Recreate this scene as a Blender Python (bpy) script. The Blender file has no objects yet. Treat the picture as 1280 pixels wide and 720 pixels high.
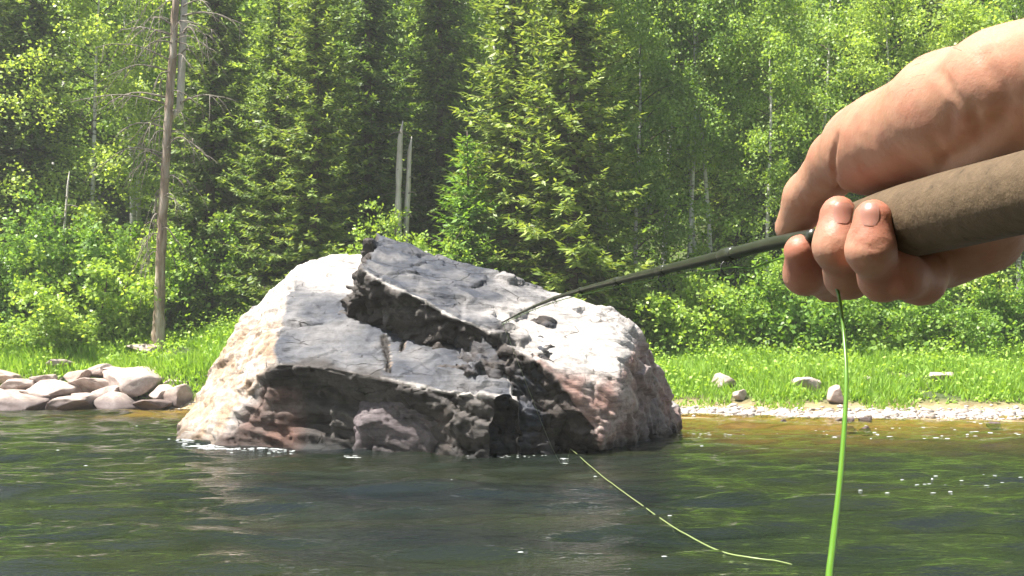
import bpy, math, random
import numpy as np
from mathutils import Vector, Matrix

# ------------------------------------------------------------------ camera, sky, sun, exposure
CAM_H = 1.5
PITCH = math.radians(3.26)
FPX = 1229.0                     # focal length in photograph pixels (1280 wide)
sc = bpy.context.scene
cam_data = bpy.data.cameras.new('camera')
cam_data.sensor_width = 36.0
cam_data.lens = 36.0 * FPX / 1280.0
cam_data.clip_start = 0.01
cam_data.clip_end = 2000.0
cam = bpy.data.objects.new('camera', cam_data)
sc.collection.objects.link(cam)
cam.location = (0, 0, CAM_H)
cam.rotation_euler = (math.radians(90) + PITCH, 0, 0)
sc.camera = cam

SUN = Vector((-0.42, -0.13, 0.895)).normalized()      # towards the sun
world = bpy.data.worlds.new('World')
sc.world = world
world.use_nodes = True
wn = world.node_tree
wn.nodes.clear()
sky = wn.nodes.new('ShaderNodeTexSky')
sky.sky_type = 'NISHITA'
sky.sun_disc = False
sky.sun_elevation = math.asin(SUN.z)
sky.sun_rotation = math.atan2(SUN.x, SUN.y)
sky.air_density = 1.0
sky.dust_density = 1.5
bg = wn.nodes.new('ShaderNodeBackground')
bg.inputs['Strength'].default_value = 0.055
wo = wn.nodes.new('ShaderNodeOutputWorld')
wn.links.new(sky.outputs[0], bg.inputs[0])
wn.links.new(bg.outputs[0], wo.inputs[0])

sun_data = bpy.data.lights.new('sun', 'SUN')
sun_data.energy = 5.0
sun_data.angle = math.radians(0.53)
sun_data.color = (1.0, 0.95, 0.87)
sun = bpy.data.objects.new('sun', sun_data)
sc.collection.objects.link(sun)
sun.rotation_euler = SUN.to_track_quat('Z', 'Y').to_euler()
sun.location = (-20, -8, 40)

sc.view_settings.view_transform = 'Standard'
sc.view_settings.look = 'None'
sc.view_settings.gamma = 1.0
sc.view_settings.use_curve_mapping = False
sc.view_settings.exposure = 1.8
sc.render.engine = 'CYCLES'
sc.cycles.max_bounces = 5
sc.cycles.diffuse_bounces = 2
sc.cycles.glossy_bounces = 2
sc.cycles.transmission_bounces = 4
sc.cycles.transparent_max_bounces = 8
sc.cycles.use_denoising = True
sc.cycles.use_adaptive_sampling = True
sc.cycles.adaptive_threshold = 0.03
sc.cycles.sample_clamp_indirect = 6.0

C = sc.collection
rng = np.random.default_rng(7)
random.seed(7)
CP, SP = math.cos(PITCH), math.sin(PITCH)


def pt(px, py, d):
    """World point seen at photograph pixel (px, py) at camera depth d metres."""
    u = (px - 640.0) / FPX * d
    v = (360.0 - py) / FPX * d
    return np.array([u, d * CP - v * SP, CAM_H + d * SP + v * CP])


# ------------------------------------------------------------------ helpers
def tag(o, label=None, cat=None, group=None, kind=None):
    if label: o['label'] = label
    if cat: o['category'] = cat
    if group: o['group'] = group
    if kind: o['kind'] = kind
    return o


def mesh_np(name, verts, faces, mat=None, smooth=False):
    """Fast mesh from numpy: faces is an (n,k) array or a list of such arrays."""
    if not isinstance(faces, list): faces = [faces]
    me = bpy.data.meshes.new(name)
    verts = np.asarray(verts, dtype=np.float32).reshape(-1, 3)
    me.vertices.add(len(verts))
    me.vertices.foreach_set('co', verts.ravel())
    loops = np.concatenate([np.asarray(f, dtype=np.int32).ravel() for f in faces])
    sizes = np.concatenate([np.full(len(f), f.shape[1], dtype=np.int32) for f in faces])
    starts = np.concatenate([[0], np.cumsum(sizes)[:-1]]).astype(np.int32)
    me.loops.add(len(loops))
    me.loops.foreach_set('vertex_index', loops)
    me.polygons.add(len(sizes))
    me.polygons.foreach_set('loop_start', starts)
    me.polygons.foreach_set('loop_total', sizes)
    if smooth:
        me.polygons.foreach_set('use_smooth', np.ones(len(sizes), dtype=bool))
    me.update(calc_edges=True)
    me.validate()
    if mat: me.materials.append(mat)
    return me


def obj(name, me, parent=None):
    o = bpy.data.objects.new(name, me)
    C.objects.link(o)
    if parent is not None: o.parent = parent
    return o


def empty(name, loc=(0, 0, 0)):
    o = bpy.data.objects.new(name, None)
    C.objects.link(o)
    o.location = loc
    o.empty_display_size = 0.1
    return o


def point_color(me, name, cols):
    a = me.color_attributes.new(name, 'FLOAT_COLOR', 'POINT')
    c = np.ones((len(me.vertices), 4), dtype=np.float32)
    c[:, :3] = cols
    a.data.foreach_set('color', c.ravel())


def tube(points, radii, segs=8, cap=True):
    """Swept round tube: verts, [quads, tris]."""
    P = np.asarray(points, dtype=float)
    R = np.broadcast_to(np.asarray(radii, dtype=float), (len(P),))
    T = np.gradient(P, axis=0)
    T /= np.linalg.norm(T, axis=1, keepdims=True) + 1e-12
    ref = np.array([0.31, 0.17, 0.93]) if abs(T[0, 2]) < 0.9 else np.array([1.0, 0.1, 0.05])
    V = []
    a = np.linspace(0, 2 * math.pi, segs, endpoint=False)
    n = np.cross(T[0], ref); n /= np.linalg.norm(n)
    for i in range(len(P)):
        n = n - T[i] * np.dot(n, T[i]); n /= np.linalg.norm(n)
        b = np.cross(T[i], n)
        V.append(P[i] + R[i] * (np.cos(a)[:, None] * n + np.sin(a)[:, None] * b))
    V = np.concatenate(V)
    i = np.arange(len(P) - 1)[:, None] * segs
    j = np.arange(segs)[None, :]
    k = (j + 1) % segs
    Q = np.stack([i + j, i + k, i + segs + k, i + segs + j], -1).reshape(-1, 4)
    F = [Q]
    if cap:
        V = np.concatenate([V, P[:1], P[-1:]])
        c0, c1 = len(P) * segs, len(P) * segs + 1
        jj = np.arange(segs); kk = (jj + 1) % segs
        e = (len(P) - 1) * segs
        F.append(np.concatenate([np.stack([kk, jj, np.full(segs, c0)], -1),
                                 np.stack([e + jj, e + kk, np.full(segs, c1)], -1)]))
    return V, F


class Bag:
    """Collects pieces into one mesh."""
    def __init__(self): self.v, self.q, self.t, self.n = [], [], [], 0
    def add(self, V, F):
        V = np.asarray(V, dtype=float)
        for f in (F if isinstance(F, list) else [F]):
            f = np.asarray(f)
            if len(f): (self.q if f.shape[1] == 4 else self.t).append(f + self.n)
        self.v.append(V); self.n += len(V)
    def mesh(self, name, mat, smooth=False):
        F = []
        if self.q: F.append(np.concatenate(self.q))
        if self.t: F.append(np.concatenate(self.t))
        return mesh_np(name, np.concatenate(self.v), F, mat, smooth)


_perm = np.random.default_rng(3).permutation(512)
_grad = np.random.default_rng(4).normal(size=(512, 3))
_grad /= np.linalg.norm(_grad, axis=1, keepdims=True)


def gnoise(p):
    """Gradient noise on an (n,3) array, about -0.6..0.6."""
    p = np.asarray(p, dtype=float)
    i = np.floor(p).astype(np.int64); f = p - i
    u = f * f * f * (f * (f * 6 - 15) + 10)
    out = 0.0
    def h(a, b, c): return _perm[(_perm[(_perm[a & 511] + b) & 511] + c) & 511]
    for dx in (0, 1):
        for dy in (0, 1):
            for dz in (0, 1):
                g = _grad[h(i[:, 0] + dx, i[:, 1] + dy, i[:, 2] + dz)]
                d = f - np.array([dx, dy, dz])
                w = (u[:, 0] if dx else 1 - u[:, 0]) * (u[:, 1] if dy else 1 - u[:, 1]) * (u[:, 2] if dz else 1 - u[:, 2])
                out = out + w * np.einsum('ij,ij->i', g, d)
    return out


def fbm(p, octaves=4, gain=0.5, lac=2.03):
    a, s, q = 1.0, 0.0, np.asarray(p, dtype=float)
    for _ in range(octaves):
        s = s + a * gnoise(q); a *= gain; q = q * lac + 17.3
    return s


def sstep(a, b, x):
    t = np.clip((x - a) / (b - a), 0, 1)
    return t * t * (3 - 2 * t)


def cells(p):
    """Cellular noise: F2-F1 (edge distance) and a random value per cell."""
    i = np.floor(p).astype(np.int64)
    f1 = np.full(len(p), 9.0); f2 = np.full(len(p), 9.0); val = np.zeros(len(p)); tilt = np.zeros(len(p))
    for dx in (-1, 0, 1):
        for dy in (-1, 0, 1):
            for dz in (-1, 0, 1):
                c = i + np.array([dx, dy, dz])
                hsh = _perm[(_perm[(_perm[c[:, 0] & 511] + c[:, 1]) & 511] + c[:, 2]) & 511]
                dv = p - (c + 0.5 + 0.42 * _grad[hsh])
                d = np.linalg.norm(dv, axis=1)
                closer = d < f1
                f2 = np.where(closer, f1, np.minimum(f2, d))
                val = np.where(closer, hsh / 511.0, val)
                tilt = np.where(closer, np.einsum('ij,ij->i', _grad[(hsh * 7 + 13) & 511], dv), tilt)
                f1 = np.where(closer, d, f1)
    return f2 - f1, val, tilt


def surface_nets(f, origin, h):
    nx, ny, nz = f.shape
    ins = f < 0
    shp = (nx - 1, ny - 1, nz - 1)
    cnt = np.zeros(shp, dtype=np.int8)
    for dx in (0, 1):
        for dy in (0, 1):
            for dz in (0, 1):
                cnt += ins[dx:nx - 1 + dx, dy:ny - 1 + dy, dz:nz - 1 + dz]
    act = np.argwhere((cnt > 0) & (cnt < 8))
    idx = -np.ones(shp, dtype=np.int64)
    idx[act[:, 0], act[:, 1], act[:, 2]] = np.arange(len(act))
    acc = np.zeros((len(act), 3)); num = np.zeros(len(act))
    corners = [(a, b, c) for a in (0, 1) for b in (0, 1) for c in (0, 1)]
    for c0 in corners:
        for ax in range(3):
            if c0[ax]: continue
            c1 = list(c0); c1[ax] = 1
            v0 = f[act[:, 0] + c0[0], act[:, 1] + c0[1], act[:, 2] + c0[2]]
            v1 = f[act[:, 0] + c1[0], act[:, 1] + c1[1], act[:, 2] + c1[2]]
            m = (v0 < 0) != (v1 < 0)
            t = np.where(m, v0 / np.where(m, v0 - v1, 1), 0)
            p = np.tile(np.array(c0, dtype=float), (len(act), 1)); p[:, ax] += t
            acc[m] += p[m]; num += m
    V = (act + acc / np.maximum(num, 1)[:, None]) * h + np.asarray(origin)
    Q = []
    for ax in range(3):
        o1, o2 = (ax + 1) % 3, (ax + 2) % 3
        sl0 = [slice(None)] * 3; sl1 = [slice(None)] * 3
        sl0[ax] = slice(0, -1); sl1[ax] = slice(1, None)
        a = ins[tuple(sl0)]; b = ins[tuple(sl1)]
        e = np.argwhere(a != b)
        ok = (e[:, o1] > 0) & (e[:, o2] > 0) & (e[:, o1] < shp[o1]) & (e[:, o2] < shp[o2])
        e = e[ok]
        flip = a[e[:, 0], e[:, 1], e[:, 2]]
        def cell(d1, d2):
            c = e.copy(); c[:, o1] -= d1; c[:, o2] -= d2
            return idx[c[:, 0], c[:, 1], c[:, 2]]
        q = np.stack([cell(1, 1), cell(0, 1), cell(0, 0), cell(1, 0)], -1)
        q[~flip] = q[~flip][:, ::-1]
        Q.append(q)
    Q = np.concatenate(Q)
    return V, Q[(Q >= 0).all(1)]


def normals_of(V, Q):
    n = np.cross(V[Q[:, 2]] - V[Q[:, 0]], V[Q[:, 3]] - V[Q[:, 1]])
    N = np.zeros_like(V)
    for k in range(4): np.add.at(N, Q[:, k], n)
    return N / (np.linalg.norm(N, axis=1, keepdims=True) + 1e-12)


# ------------------------------------------------------------------ materials
def new_mat(name):
    m = bpy.data.materials.new(name); m.use_nodes = True
    nt = m.node_tree; nt.nodes.clear()
    return m, nt, nt.nodes.new('ShaderNodeOutputMaterial')


def N(nt, t, **kw):
    n = nt.nodes.new(t)
    for k, v in kw.items():
        if k in n.inputs: n.inputs[k].default_value = v
        else: setattr(n, k, v)
    return n


def ramp(nt, fac, stops, interp='LINEAR'):
    r = nt.nodes.new('ShaderNodeValToRGB')
    r.color_ramp.interpolation = interp
    while len(r.color_ramp.elements) < len(stops): r.color_ramp.elements.new(0.5)
    for e, (p, c) in zip(r.color_ramp.elements, stops):
        e.position = p; e.color = (c[0], c[1], c[2], 1)
    nt.links.new(fac, r.inputs[0])
    return r.outputs[0]


def mixc(nt, fac, a, b, mode='MIX'):
    m = nt.nodes.new('ShaderNodeMix'); m.data_type = 'RGBA'; m.blend_type = mode
    for s, v in ((m.inputs[0], fac), (m.inputs[6], a), (m.inputs[7], b)):
        if hasattr(v, 'is_linked'): nt.links.new(v, s)
        elif isinstance(v, (int, float)): s.default_value = v
        else: s.default_value = (v[0], v[1], v[2], 1)
    return m.outputs[2]


def noise_tex(nt, scale, detail=5, rough=0.55, vec=None, coord='Object', stretch=None):
    t = nt.nodes.new('ShaderNodeTexNoise')
    t.inputs['Scale'].default_value = scale
    t.inputs['Detail'].default_value = detail
    t.inputs['Roughness'].default_value = rough
    if vec is None:
        vec = nt.nodes.new('ShaderNodeTexCoord').outputs[coord]
    if stretch:
        mp = nt.nodes.new('ShaderNodeMapping'); mp.inputs['Scale'].default_value = stretch
        nt.links.new(vec, mp.inputs[0]); vec = mp.outputs[0]
    nt.links.new(vec, t.inputs['Vector'])
    return t.outputs['Fac']


def leaf_mat(name, dark, mid, light, trans=0.4, tint=(1.25, 1.2, 0.45), rough=0.5, spec=0.35):
    m, nt, out = new_mat(name)
    geo = nt.nodes.new('ShaderNodeNewGeometry')
    oi = nt.nodes.new('ShaderNodeObjectInfo')
    col = ramp(nt, geo.outputs['Random Per Island'], [(0.0, dark), (0.45, mid), (1.0, light)])
    hs = nt.nodes.new('ShaderNodeHueSaturation')
    mr = N(nt, 'ShaderNodeMapRange'); nt.links.new(oi.outputs['Random'], mr.inputs[0])
    mr.inputs[3].default_value = 0.485; mr.inputs[4].default_value = 0.515
    mv = N(nt, 'ShaderNodeMapRange'); nt.links.new(oi.outputs['Random'], mv.inputs[0])
    mv.inputs[3].default_value = 1.2; mv.inputs[4].default_value = 0.8
    nt.links.new(mr.outputs[0], hs.inputs['Hue']); nt.links.new(mv.outputs[0], hs.inputs['Value'])
    nt.links.new(col, hs.inputs['Color'])
    p = N(nt, 'ShaderNodeBsdfPrincipled', Roughness=rough)
    p.inputs['Specular IOR Level'].default_value = spec
    nt.links.new(hs.outputs[0], p.inputs['Base Color'])
    tr = nt.nodes.new('ShaderNodeBsdfTranslucent')
    tc = mixc(nt, 1.0, hs.outputs[0], tint, 'MULTIPLY')
    nt.links.new(tc, tr.inputs[0])
    mx = N(nt, 'ShaderNodeMixShader'); mx.inputs[0].default_value = trans
    nt.links.new(p.outputs[0], mx.inputs[1]); nt.links.new(tr.outputs[0], mx.inputs[2])
    nt.links.new(mx.outputs[0], out.inputs[0])
    return m


def simple_mat(name, stops, scale, rough=0.8, bump=0.3, bscale=None, stretch=None, coord='Object', spec=0.3, bdist=0.02):
    m, nt, out = new_mat(name)
    n = noise_tex(nt, scale, 6, 0.6, coord=coord, stretch=stretch)
    p = N(nt, 'ShaderNodeBsdfPrincipled', Roughness=rough)
    p.inputs['Specular IOR Level'].default_value = spec
    nt.links.new(ramp(nt, n, stops), p.inputs['Base Color'])
    if bump:
        b = N(nt, 'ShaderNodeBump', Strength=bump, Distance=bdist)
        nt.links.new(noise_tex(nt, bscale or scale * 2.3, 6, 0.65, coord=coord, stretch=stretch), b.inputs['Height'])
        nt.links.new(b.outputs[0], p.inputs['Normal'])
    nt.links.new(p.outputs[0], out.inputs[0])
    return m


M = {}
M['spruce'] = leaf_mat('spruce_needles', (0.075, 0.130, 0.034), (0.165, 0.255, 0.058), (0.30, 0.39, 0.105), 0.38, (1.25, 1.2, 0.5))
M['young_spruce'] = leaf_mat('young_spruce_needles', (0.098, 0.196, 0.032), (0.161, 0.299, 0.051), (0.253, 0.414, 0.089), 0.38)
M['birch'] = leaf_mat('birch_leaves', (0.188, 0.294, 0.062), (0.300, 0.438, 0.103), (0.438, 0.575, 0.188), 0.5, rough=0.42)
M['shrub'] = leaf_mat('shrub_leaves', (0.150, 0.264, 0.047), (0.234, 0.384, 0.076), (0.348, 0.504, 0.124), 0.48, rough=0.4)
M['grass'] = leaf_mat('grass_blades', (0.200, 0.347, 0.044), (0.294, 0.473, 0.069), (0.399, 0.567, 0.139), 0.5)
M['under'] = leaf_mat('undergrowth_leaves', (0.132, 0.228, 0.040), (0.216, 0.348, 0.066), (0.312, 0.456, 0.106), 0.48)
M['spruce_bark'] = simple_mat('spruce_bark', [(0.3, (0.06, 0.045, 0.035)), (0.7, (0.16, 0.125, 0.10))], 6, 0.9, 0.6)
M['dead_wood'] = simple_mat('dead_wood', [(0.32, (0.10, 0.07, 0.052)), (0.48, (0.30, 0.225, 0.165)), (0.66, (0.47, 0.41, 0.345))], 3.0, 0.85, 0.5, 9, (2.2, 2.2, 0.35))
M['dead_twig'] = simple_mat('dead_twig', [(0.3, (0.12, 0.10, 0.08)), (0.7, (0.30, 0.265, 0.22))], 4, 0.85, 0.2)
M['snag'] = simple_mat('snag_wood', [(0.3, (0.38, 0.34, 0.29)), (0.7, (0.66, 0.62, 0.56))], 3, 0.85, 0.3, 9, (2, 2, 0.4))


def birch_bark():
    m, nt, out = new_mat('birch_bark')
    a = noise_tex(nt, 3.0, 5, 0.6, stretch=(1.0, 1.0, 4.5))
    col = ramp(nt, a, [(0.36, (0.07, 0.06, 0.055)), (0.45, (0.55, 0.53, 0.49)), (0.7, (0.72, 0.70, 0.66))])
    p = N(nt, 'ShaderNodeBsdfPrincipled', Roughness=0.75)
    nt.links.new(col, p.inputs['Base Color'])
    nt.links.new(p.outputs[0], out.inputs[0])
    return m


M['birch_bark'] = birch_bark()

# ------------------------------------------------------------------ ground, water
def shore_y(x):
    x = np.asarray(x, dtype=float)
    return 21.5 - 0.15 * np.clip(x, -40, 40) + 0.35 * np.sin(x * 0.55 + 1.0) * sstep(-30, 0, x) + 0.18 * np.sin(x * 1.7)


def ground_z(x, y):
    x = np.asarray(x, dtype=float); y = np.asarray(y, dtype=float)
    t = y - shore_y(x)
    left = sstep(1.0, -5.0, x)
    under = -np.minimum(1.5, (0.12 - 0.065 * sstep(0, 4, x)) * np.maximum(-t, 0) + 0.05 * sstep(0, 3, -t))
    bank = 0.26 * sstep(0, 1.4, t) + 0.135 * np.clip(t - 0.8, 0, 6.5) + left * (0.45 * sstep(0.0, 1.6, t) + 0.35 * sstep(2, 5, t))
    hill = 0.55 * np.clip(t - 8.0, 0, None) + 0.0
    hill = np.where(hill > 0, hill * sstep(0, 6, t - 7.0) + 0.0, 0)
    hill = np.minimum(hill, 62 + 0.05 * (y - 30))
    z = np.where(t < 0, under, bank + hill)
    tb = -5.0 - 0.15 * np.clip(x, -40, 40) - y                      # unseen near bank behind the angler, added for the sky-blocking trees
    z = np.where(tb > -6, np.maximum(z, -0.9 + 0.16 * (tb + 6) + 0.35 * np.clip(tb - 6, 0, 60)), z)
    p = np.stack([x * 0.35, y * 0.35, np.zeros_like(x) + 0.5], -1).reshape(-1, 3)
    n = fbm(p, 3).reshape(x.shape)
    return z + n * 0.16 * sstep(0.8, 4.0, np.abs(t))


def axis(lo, hi, fine_lo, fine_hi, step, grow=1.25):
    a = list(np.arange(fine_lo, fine_hi + 1e-6, step))
    s, v = step, fine_hi
    while v < hi:
        s *= grow; v = min(hi, v + s); a.append(v)
    s, v = step, fine_lo
    while v > lo:
        s *= grow; v = max(lo, v - s); a.insert(0, v)
    return np.array(a)


def sheet(xs, ys, zf):
    X, Y = np.meshgrid(xs, ys, indexing='ij')
    Z = zf(X, Y)
    V = np.stack([X, Y, Z], -1).reshape(-1, 3)
    i = np.arange(len(xs) - 1)[:, None] * len(ys); j = np.arange(len(ys) - 1)[None, :]
    a = i + j
    return V, np.stack([a, a + len(ys), a + len(ys) + 1, a + 1], -1).reshape(-1, 4)


def ground_material():
    m, nt, out = new_mat('forest_floor_and_bed')
    geo = nt.nodes.new('ShaderNodeNewGeometry')
    pos = geo.outputs['Position']
    n1 = noise_tex(nt, 1.3, 6, 0.6, vec=pos)
    n2 = noise_tex(nt, 7.0, 6, 0.65, vec=pos)
    soil = ramp(nt, n1, [(0.3, (0.035, 0.05, 0.014)), (0.55, (0.06, 0.085, 0.02)), (0.75, (0.09, 0.075, 0.045))])
    vor = nt.nodes.new('ShaderNodeTexVoronoi'); vor.inputs['Scale'].default_value = 5.5
    nt.links.new(pos, vor.inputs['Vector'])
    bed = ramp(nt, vor.outputs['Color'], [(0.1, (0.16, 0.10, 0.05)), (0.5, (0.30, 0.22, 0.12)), (0.9, (0.42, 0.34, 0.22))])
    bed = mixc(nt, 0.5, bed, ramp(nt, n2, [(0.3, (0.12, 0.09, 0.04)), (0.7, (0.36, 0.27, 0.14))]))
    sep = nt.nodes.new('ShaderNodeSeparateXYZ'); nt.links.new(pos, sep.inputs[0])
    mr = N(nt, 'ShaderNodeMapRange'); mr.inputs[1].default_value = 0.16; mr.inputs[2].default_value = 0.34
    nt.links.new(sep.outputs[2], mr.inputs[0])
    p = N(nt, 'ShaderNodeBsdfPrincipled', Roughness=0.95)
    nt.links.new(mixc(nt, mr.outputs[0], bed, soil), p.inputs['Base Color'])
    b = N(nt, 'ShaderNodeBump', Strength=0.6, Distance=0.05)
    nt.links.new(n2, b.inputs['Height']); nt.links.new(b.outputs[0], p.inputs['Normal'])
    nt.links.new(p.outputs[0], out.inputs[0])
    return m


def ground_hit(px, py):
    for d in np.arange(16, 40, 0.05):
        p = pt(px, py, d)
        if p[2] <= float(ground_z(p[:1], p[1:2])[0]): return p
    return p


V, Q = sheet(axis(-420, 420, -20, 20, 0.35), axis(-260, 520, 14, 42, 0.35), ground_z)
ground = tag(obj('ground', mesh_np('ground', V, Q, ground_material(), True)), 'wooded river bank and stream bed rising to a hillside', kind='structure')


def water_z(X, Y):
    p = np.stack([X, Y, np.zeros_like(X)], -1).reshape(-1, 3)
    w = np.zeros(len(p))
    r = np.random.default_rng(11)
    for k in range(26):                                    # wind and current ripples
        lam = 0.35 * (1.13 ** k) * 0.9
        ang = math.radians(r.normal(84, 26))
        ph = r.uniform(0, 6.28)
        kx, ky = math.cos(ang) * 6.283 / lam, math.sin(ang) * 6.283 / lam
        amp = 0.0085 * lam ** 0.75 / (1 + (lam / 2.2) ** 2)
        w += amp * np.sin(kx * p[:, 0] + ky * p[:, 1] + ph + 1.8 * gnoise(p * 0.45 + 7 * k))
    q = p * np.array([0.30, 0.62, 1.0])
    gust = 0.55 + 0.9 * np.clip(0.5 + gnoise(q) + 0.5 * gnoise(q * 2.1 + 5), 0, 1.3)
    w = w * gust + 0.010 * gnoise(p * np.array([0.9, 2.6, 1]) + 3.0)
    # faster broken water at the right bank, and where the stream meets the boulder
    riffle = np.exp(-(((p[:, 0] - 7.5) / 3.0) ** 2 + ((p[:, 1] - 11.2) / 1.3) ** 2)) + 0.8 * np.exp(-(((p[:, 0] - 8) / 4.0) ** 2 + ((p[:, 1] - 17.5) / 0.9) ** 2))
    w += riffle * 0.075 * gnoise(p * np.array([2.3, 3.6, 1]) + 9.0)
    far = sstep(40, 26, np.abs(p[:, 0])) * sstep(-8, 2, p[:, 1])
    return (w * far).reshape(X.shape)


def water_material():
    m, nt, out = new_mat('river_water')
    geo = nt.nodes.new('ShaderNodeNewGeometry'); pos = geo.outputs['Position']
    b1 = N(nt, 'ShaderNodeBump', Strength=0.45, Distance=0.05)
    nt.links.new(noise_tex(nt, 4.0, 4, 0.6, vec=pos, stretch=(0.75, 1.9, 1)), b1.inputs['Height'])
    b2 = N(nt, 'ShaderNodeBump', Strength=0.42, Distance=0.02)
    nt.links.new(noise_tex(nt, 17.0, 3, 0.6, vec=pos, stretch=(0.8, 1.5, 1)), b2.inputs['Height'])
    nt.links.new(b1.outputs[0], b2.inputs['Normal'])
    fr = N(nt, 'ShaderNodeFresnel', IOR=1.333); nt.links.new(b2.outputs[0], fr.inputs['Normal'])
    gl = N(nt, 'ShaderNodeBsdfGlossy', Roughness=0.03); nt.links.new(b2.outputs[0], gl.inputs['Normal'])
    gl.inputs['Color'].default_value = (0.95, 0.97, 1.0, 1)
    # the depth of the stream decides how much of the bed shows through the brown water
    at = nt.nodes.new('ShaderNodeAttribute'); at.attribute_name = 'depth'
    tr = nt.nodes.new('ShaderNodeBsdfTransparent'); tr.inputs[0].default_value = (0.80, 0.72, 0.42, 1)
    df = nt.nodes.new('ShaderNodeBsdfDiffuse')
    silt = ramp(nt, noise_tex(nt, 0.35, 3, 0.5, vec=pos, stretch=(0.5, 1.6, 1)), [(0.35, (0.005, 0.008, 0.009)), (0.65, (0.014, 0.018, 0.008))])
    nt.links.new(silt, df.inputs[0])
    mx = nt.nodes.new('ShaderNodeMixShader'); nt.links.new(at.outputs['Fac'], mx.inputs[0])
    nt.links.new(tr.outputs[0], mx.inputs[1]); nt.links.new(df.outputs[0], mx.inputs[2])
    m2 = nt.nodes.new('ShaderNodeMixShader'); nt.links.new(fr.outputs[0], m2.inputs[0])
    nt.links.new(mx.outputs[0], m2.inputs[1]); nt.links.new(gl.outputs[0], m2.inputs[2])
    nt.links.new(m2.outputs[0], out.inputs[0])
    return m


WXA, WYA = axis(-420, 420, -13, 13, 0.07), axis(-260, 40, 5.0, 25.0, 0.06)
V, Q = sheet(WXA, WYA, water_z)
WZA = V[:, 2].reshape(len(WXA), len(WYA))


def water_at(x, y): return float(WZA[min(np.searchsorted(WXA, x), len(WXA) - 1), min(np.searchsorted(WYA, y), len(WYA) - 1)])


water = obj('river', mesh_np('river', V, Q, water_material(), True))
depth = -ground_z(V[:, 0], V[:, 1])
a = water.data.attributes.new('depth', 'FLOAT', 'POINT')
a.data.foreach_set('value', (0.10 + 0.90 * sstep(0.0, 0.62, depth)).astype(np.float32))
tag(water, 'dark green river with small ripples', kind='structure')

# ------------------------------------------------------------------ the big boulder
def smax(a, b, k):
    h = np.clip(0.5 + 0.5 * (a - b) / k, 0, 1)
    return b + (a - b) * h + k * h * (1 - h)


def smin(a, b, k): return -smax(-a, -b, k)


def plane(P, n, p0):
    n = np.asarray(n, dtype=np.float32); n = n / np.linalg.norm(n)
    return (P[0] - p0[0]) * n[0] + (P[1] - p0[1]) * n[1] + (P[2] - p0[2]) * n[2]


def convex(P, planes, k):
    d = None
    for n, p0 in planes:
        e = plane(P, n, p0)
        d = e if d is None else smax(d, e, k)
    return d


def seg_dist(P, a, b):
    a = np.asarray(a, float); b = np.asarray(b, float); ab = b - a
    t = np.clip(((P[0] - a[0]) * ab[0] + (P[1] - a[1]) * ab[1] + (P[2] - a[2]) * ab[2]) / np.dot(ab, ab), 0, 1)
    return np.sqrt((P[0] - a[0] - t * ab[0]) ** 2 + (P[1] - a[1] - t * ab[1]) ** 2 + (P[2] - a[2] - t * ab[2]) ** 2)


def box_sdf(P, c, half, rz, r):
    cs, sn = math.cos(rz), math.sin(rz)
    x, y, z = P[0] - c[0], P[1] - c[1], P[2] - c[2]
    lx, ly = x * cs + y * sn, -x * sn + y * cs
    qx, qy, qz = np.abs(lx) - half[0] + r, np.abs(ly) - half[1] + r, np.abs(z) - half[2] + r
    return np.sqrt(np.maximum(qx, 0) ** 2 + np.maximum(qy, 0) ** 2 + np.maximum(qz, 0) ** 2) + np.minimum(np.maximum(qx, np.maximum(qy, qz)), 0) - r


def slab_sdf(P):
    """Left block: bright left face, grey slab tilted to the viewer, undercut front."""
    x, y, z = P
    d = convex(P, [((-.04, -.507, .862), (-2.46, 15.5, 2.07)),
                   ((-.747, -.373, .55), (-3.53, 15.5, 2.07)), ((-.743, -.565, .359), (-3.49, 14.32, 1.325)),
                   ((-.93, -.05, .36), (-5.75, 17.6, .2)),
                   ((-.45, .1, .88), (-3.55, 16.6, 3.02)),
                   ((0, .25, .97), (-3.0, 17.2, 3.12)), ((.45, .2, .87), (-2.15, 16.4, 3.02)),
                   ((0, 1, .2), (-3, 19.3, 0)), ((1, .1, .1), (-0.15, 16, 0))], 0.10)
    # undercut front wall: the rim above stands proud, the strata below step back
    rim = 1.30 - 0.17 * (x + 3.5) + 0.06 * np.sin(x * 2.2 + 0.8) + 0.03 * np.sin(x * 6.1)
    u = rim - z
    back = 0.34 * sstep(0.0, 0.40, u) * sstep(1.6, 0.9, u) + 0.055 * (np.abs(((u * 3.1 + x * 0.25) % 1.0) - 0.5) * 2 - .5) * sstep(0.02, 0.15, u)
    back = back * (0.6 + 0.4 * sstep(-3.8, -2.9, x)) * sstep(-.75, -1.35, x)
    fr = plane(P, (-.30, -.95, -.02), (-2.14, 13.80, 0.0)) + back
    return smax(d, fr + 0.02 * np.sin(x * 3.1 + z * 2.0), 0.08)


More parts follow.
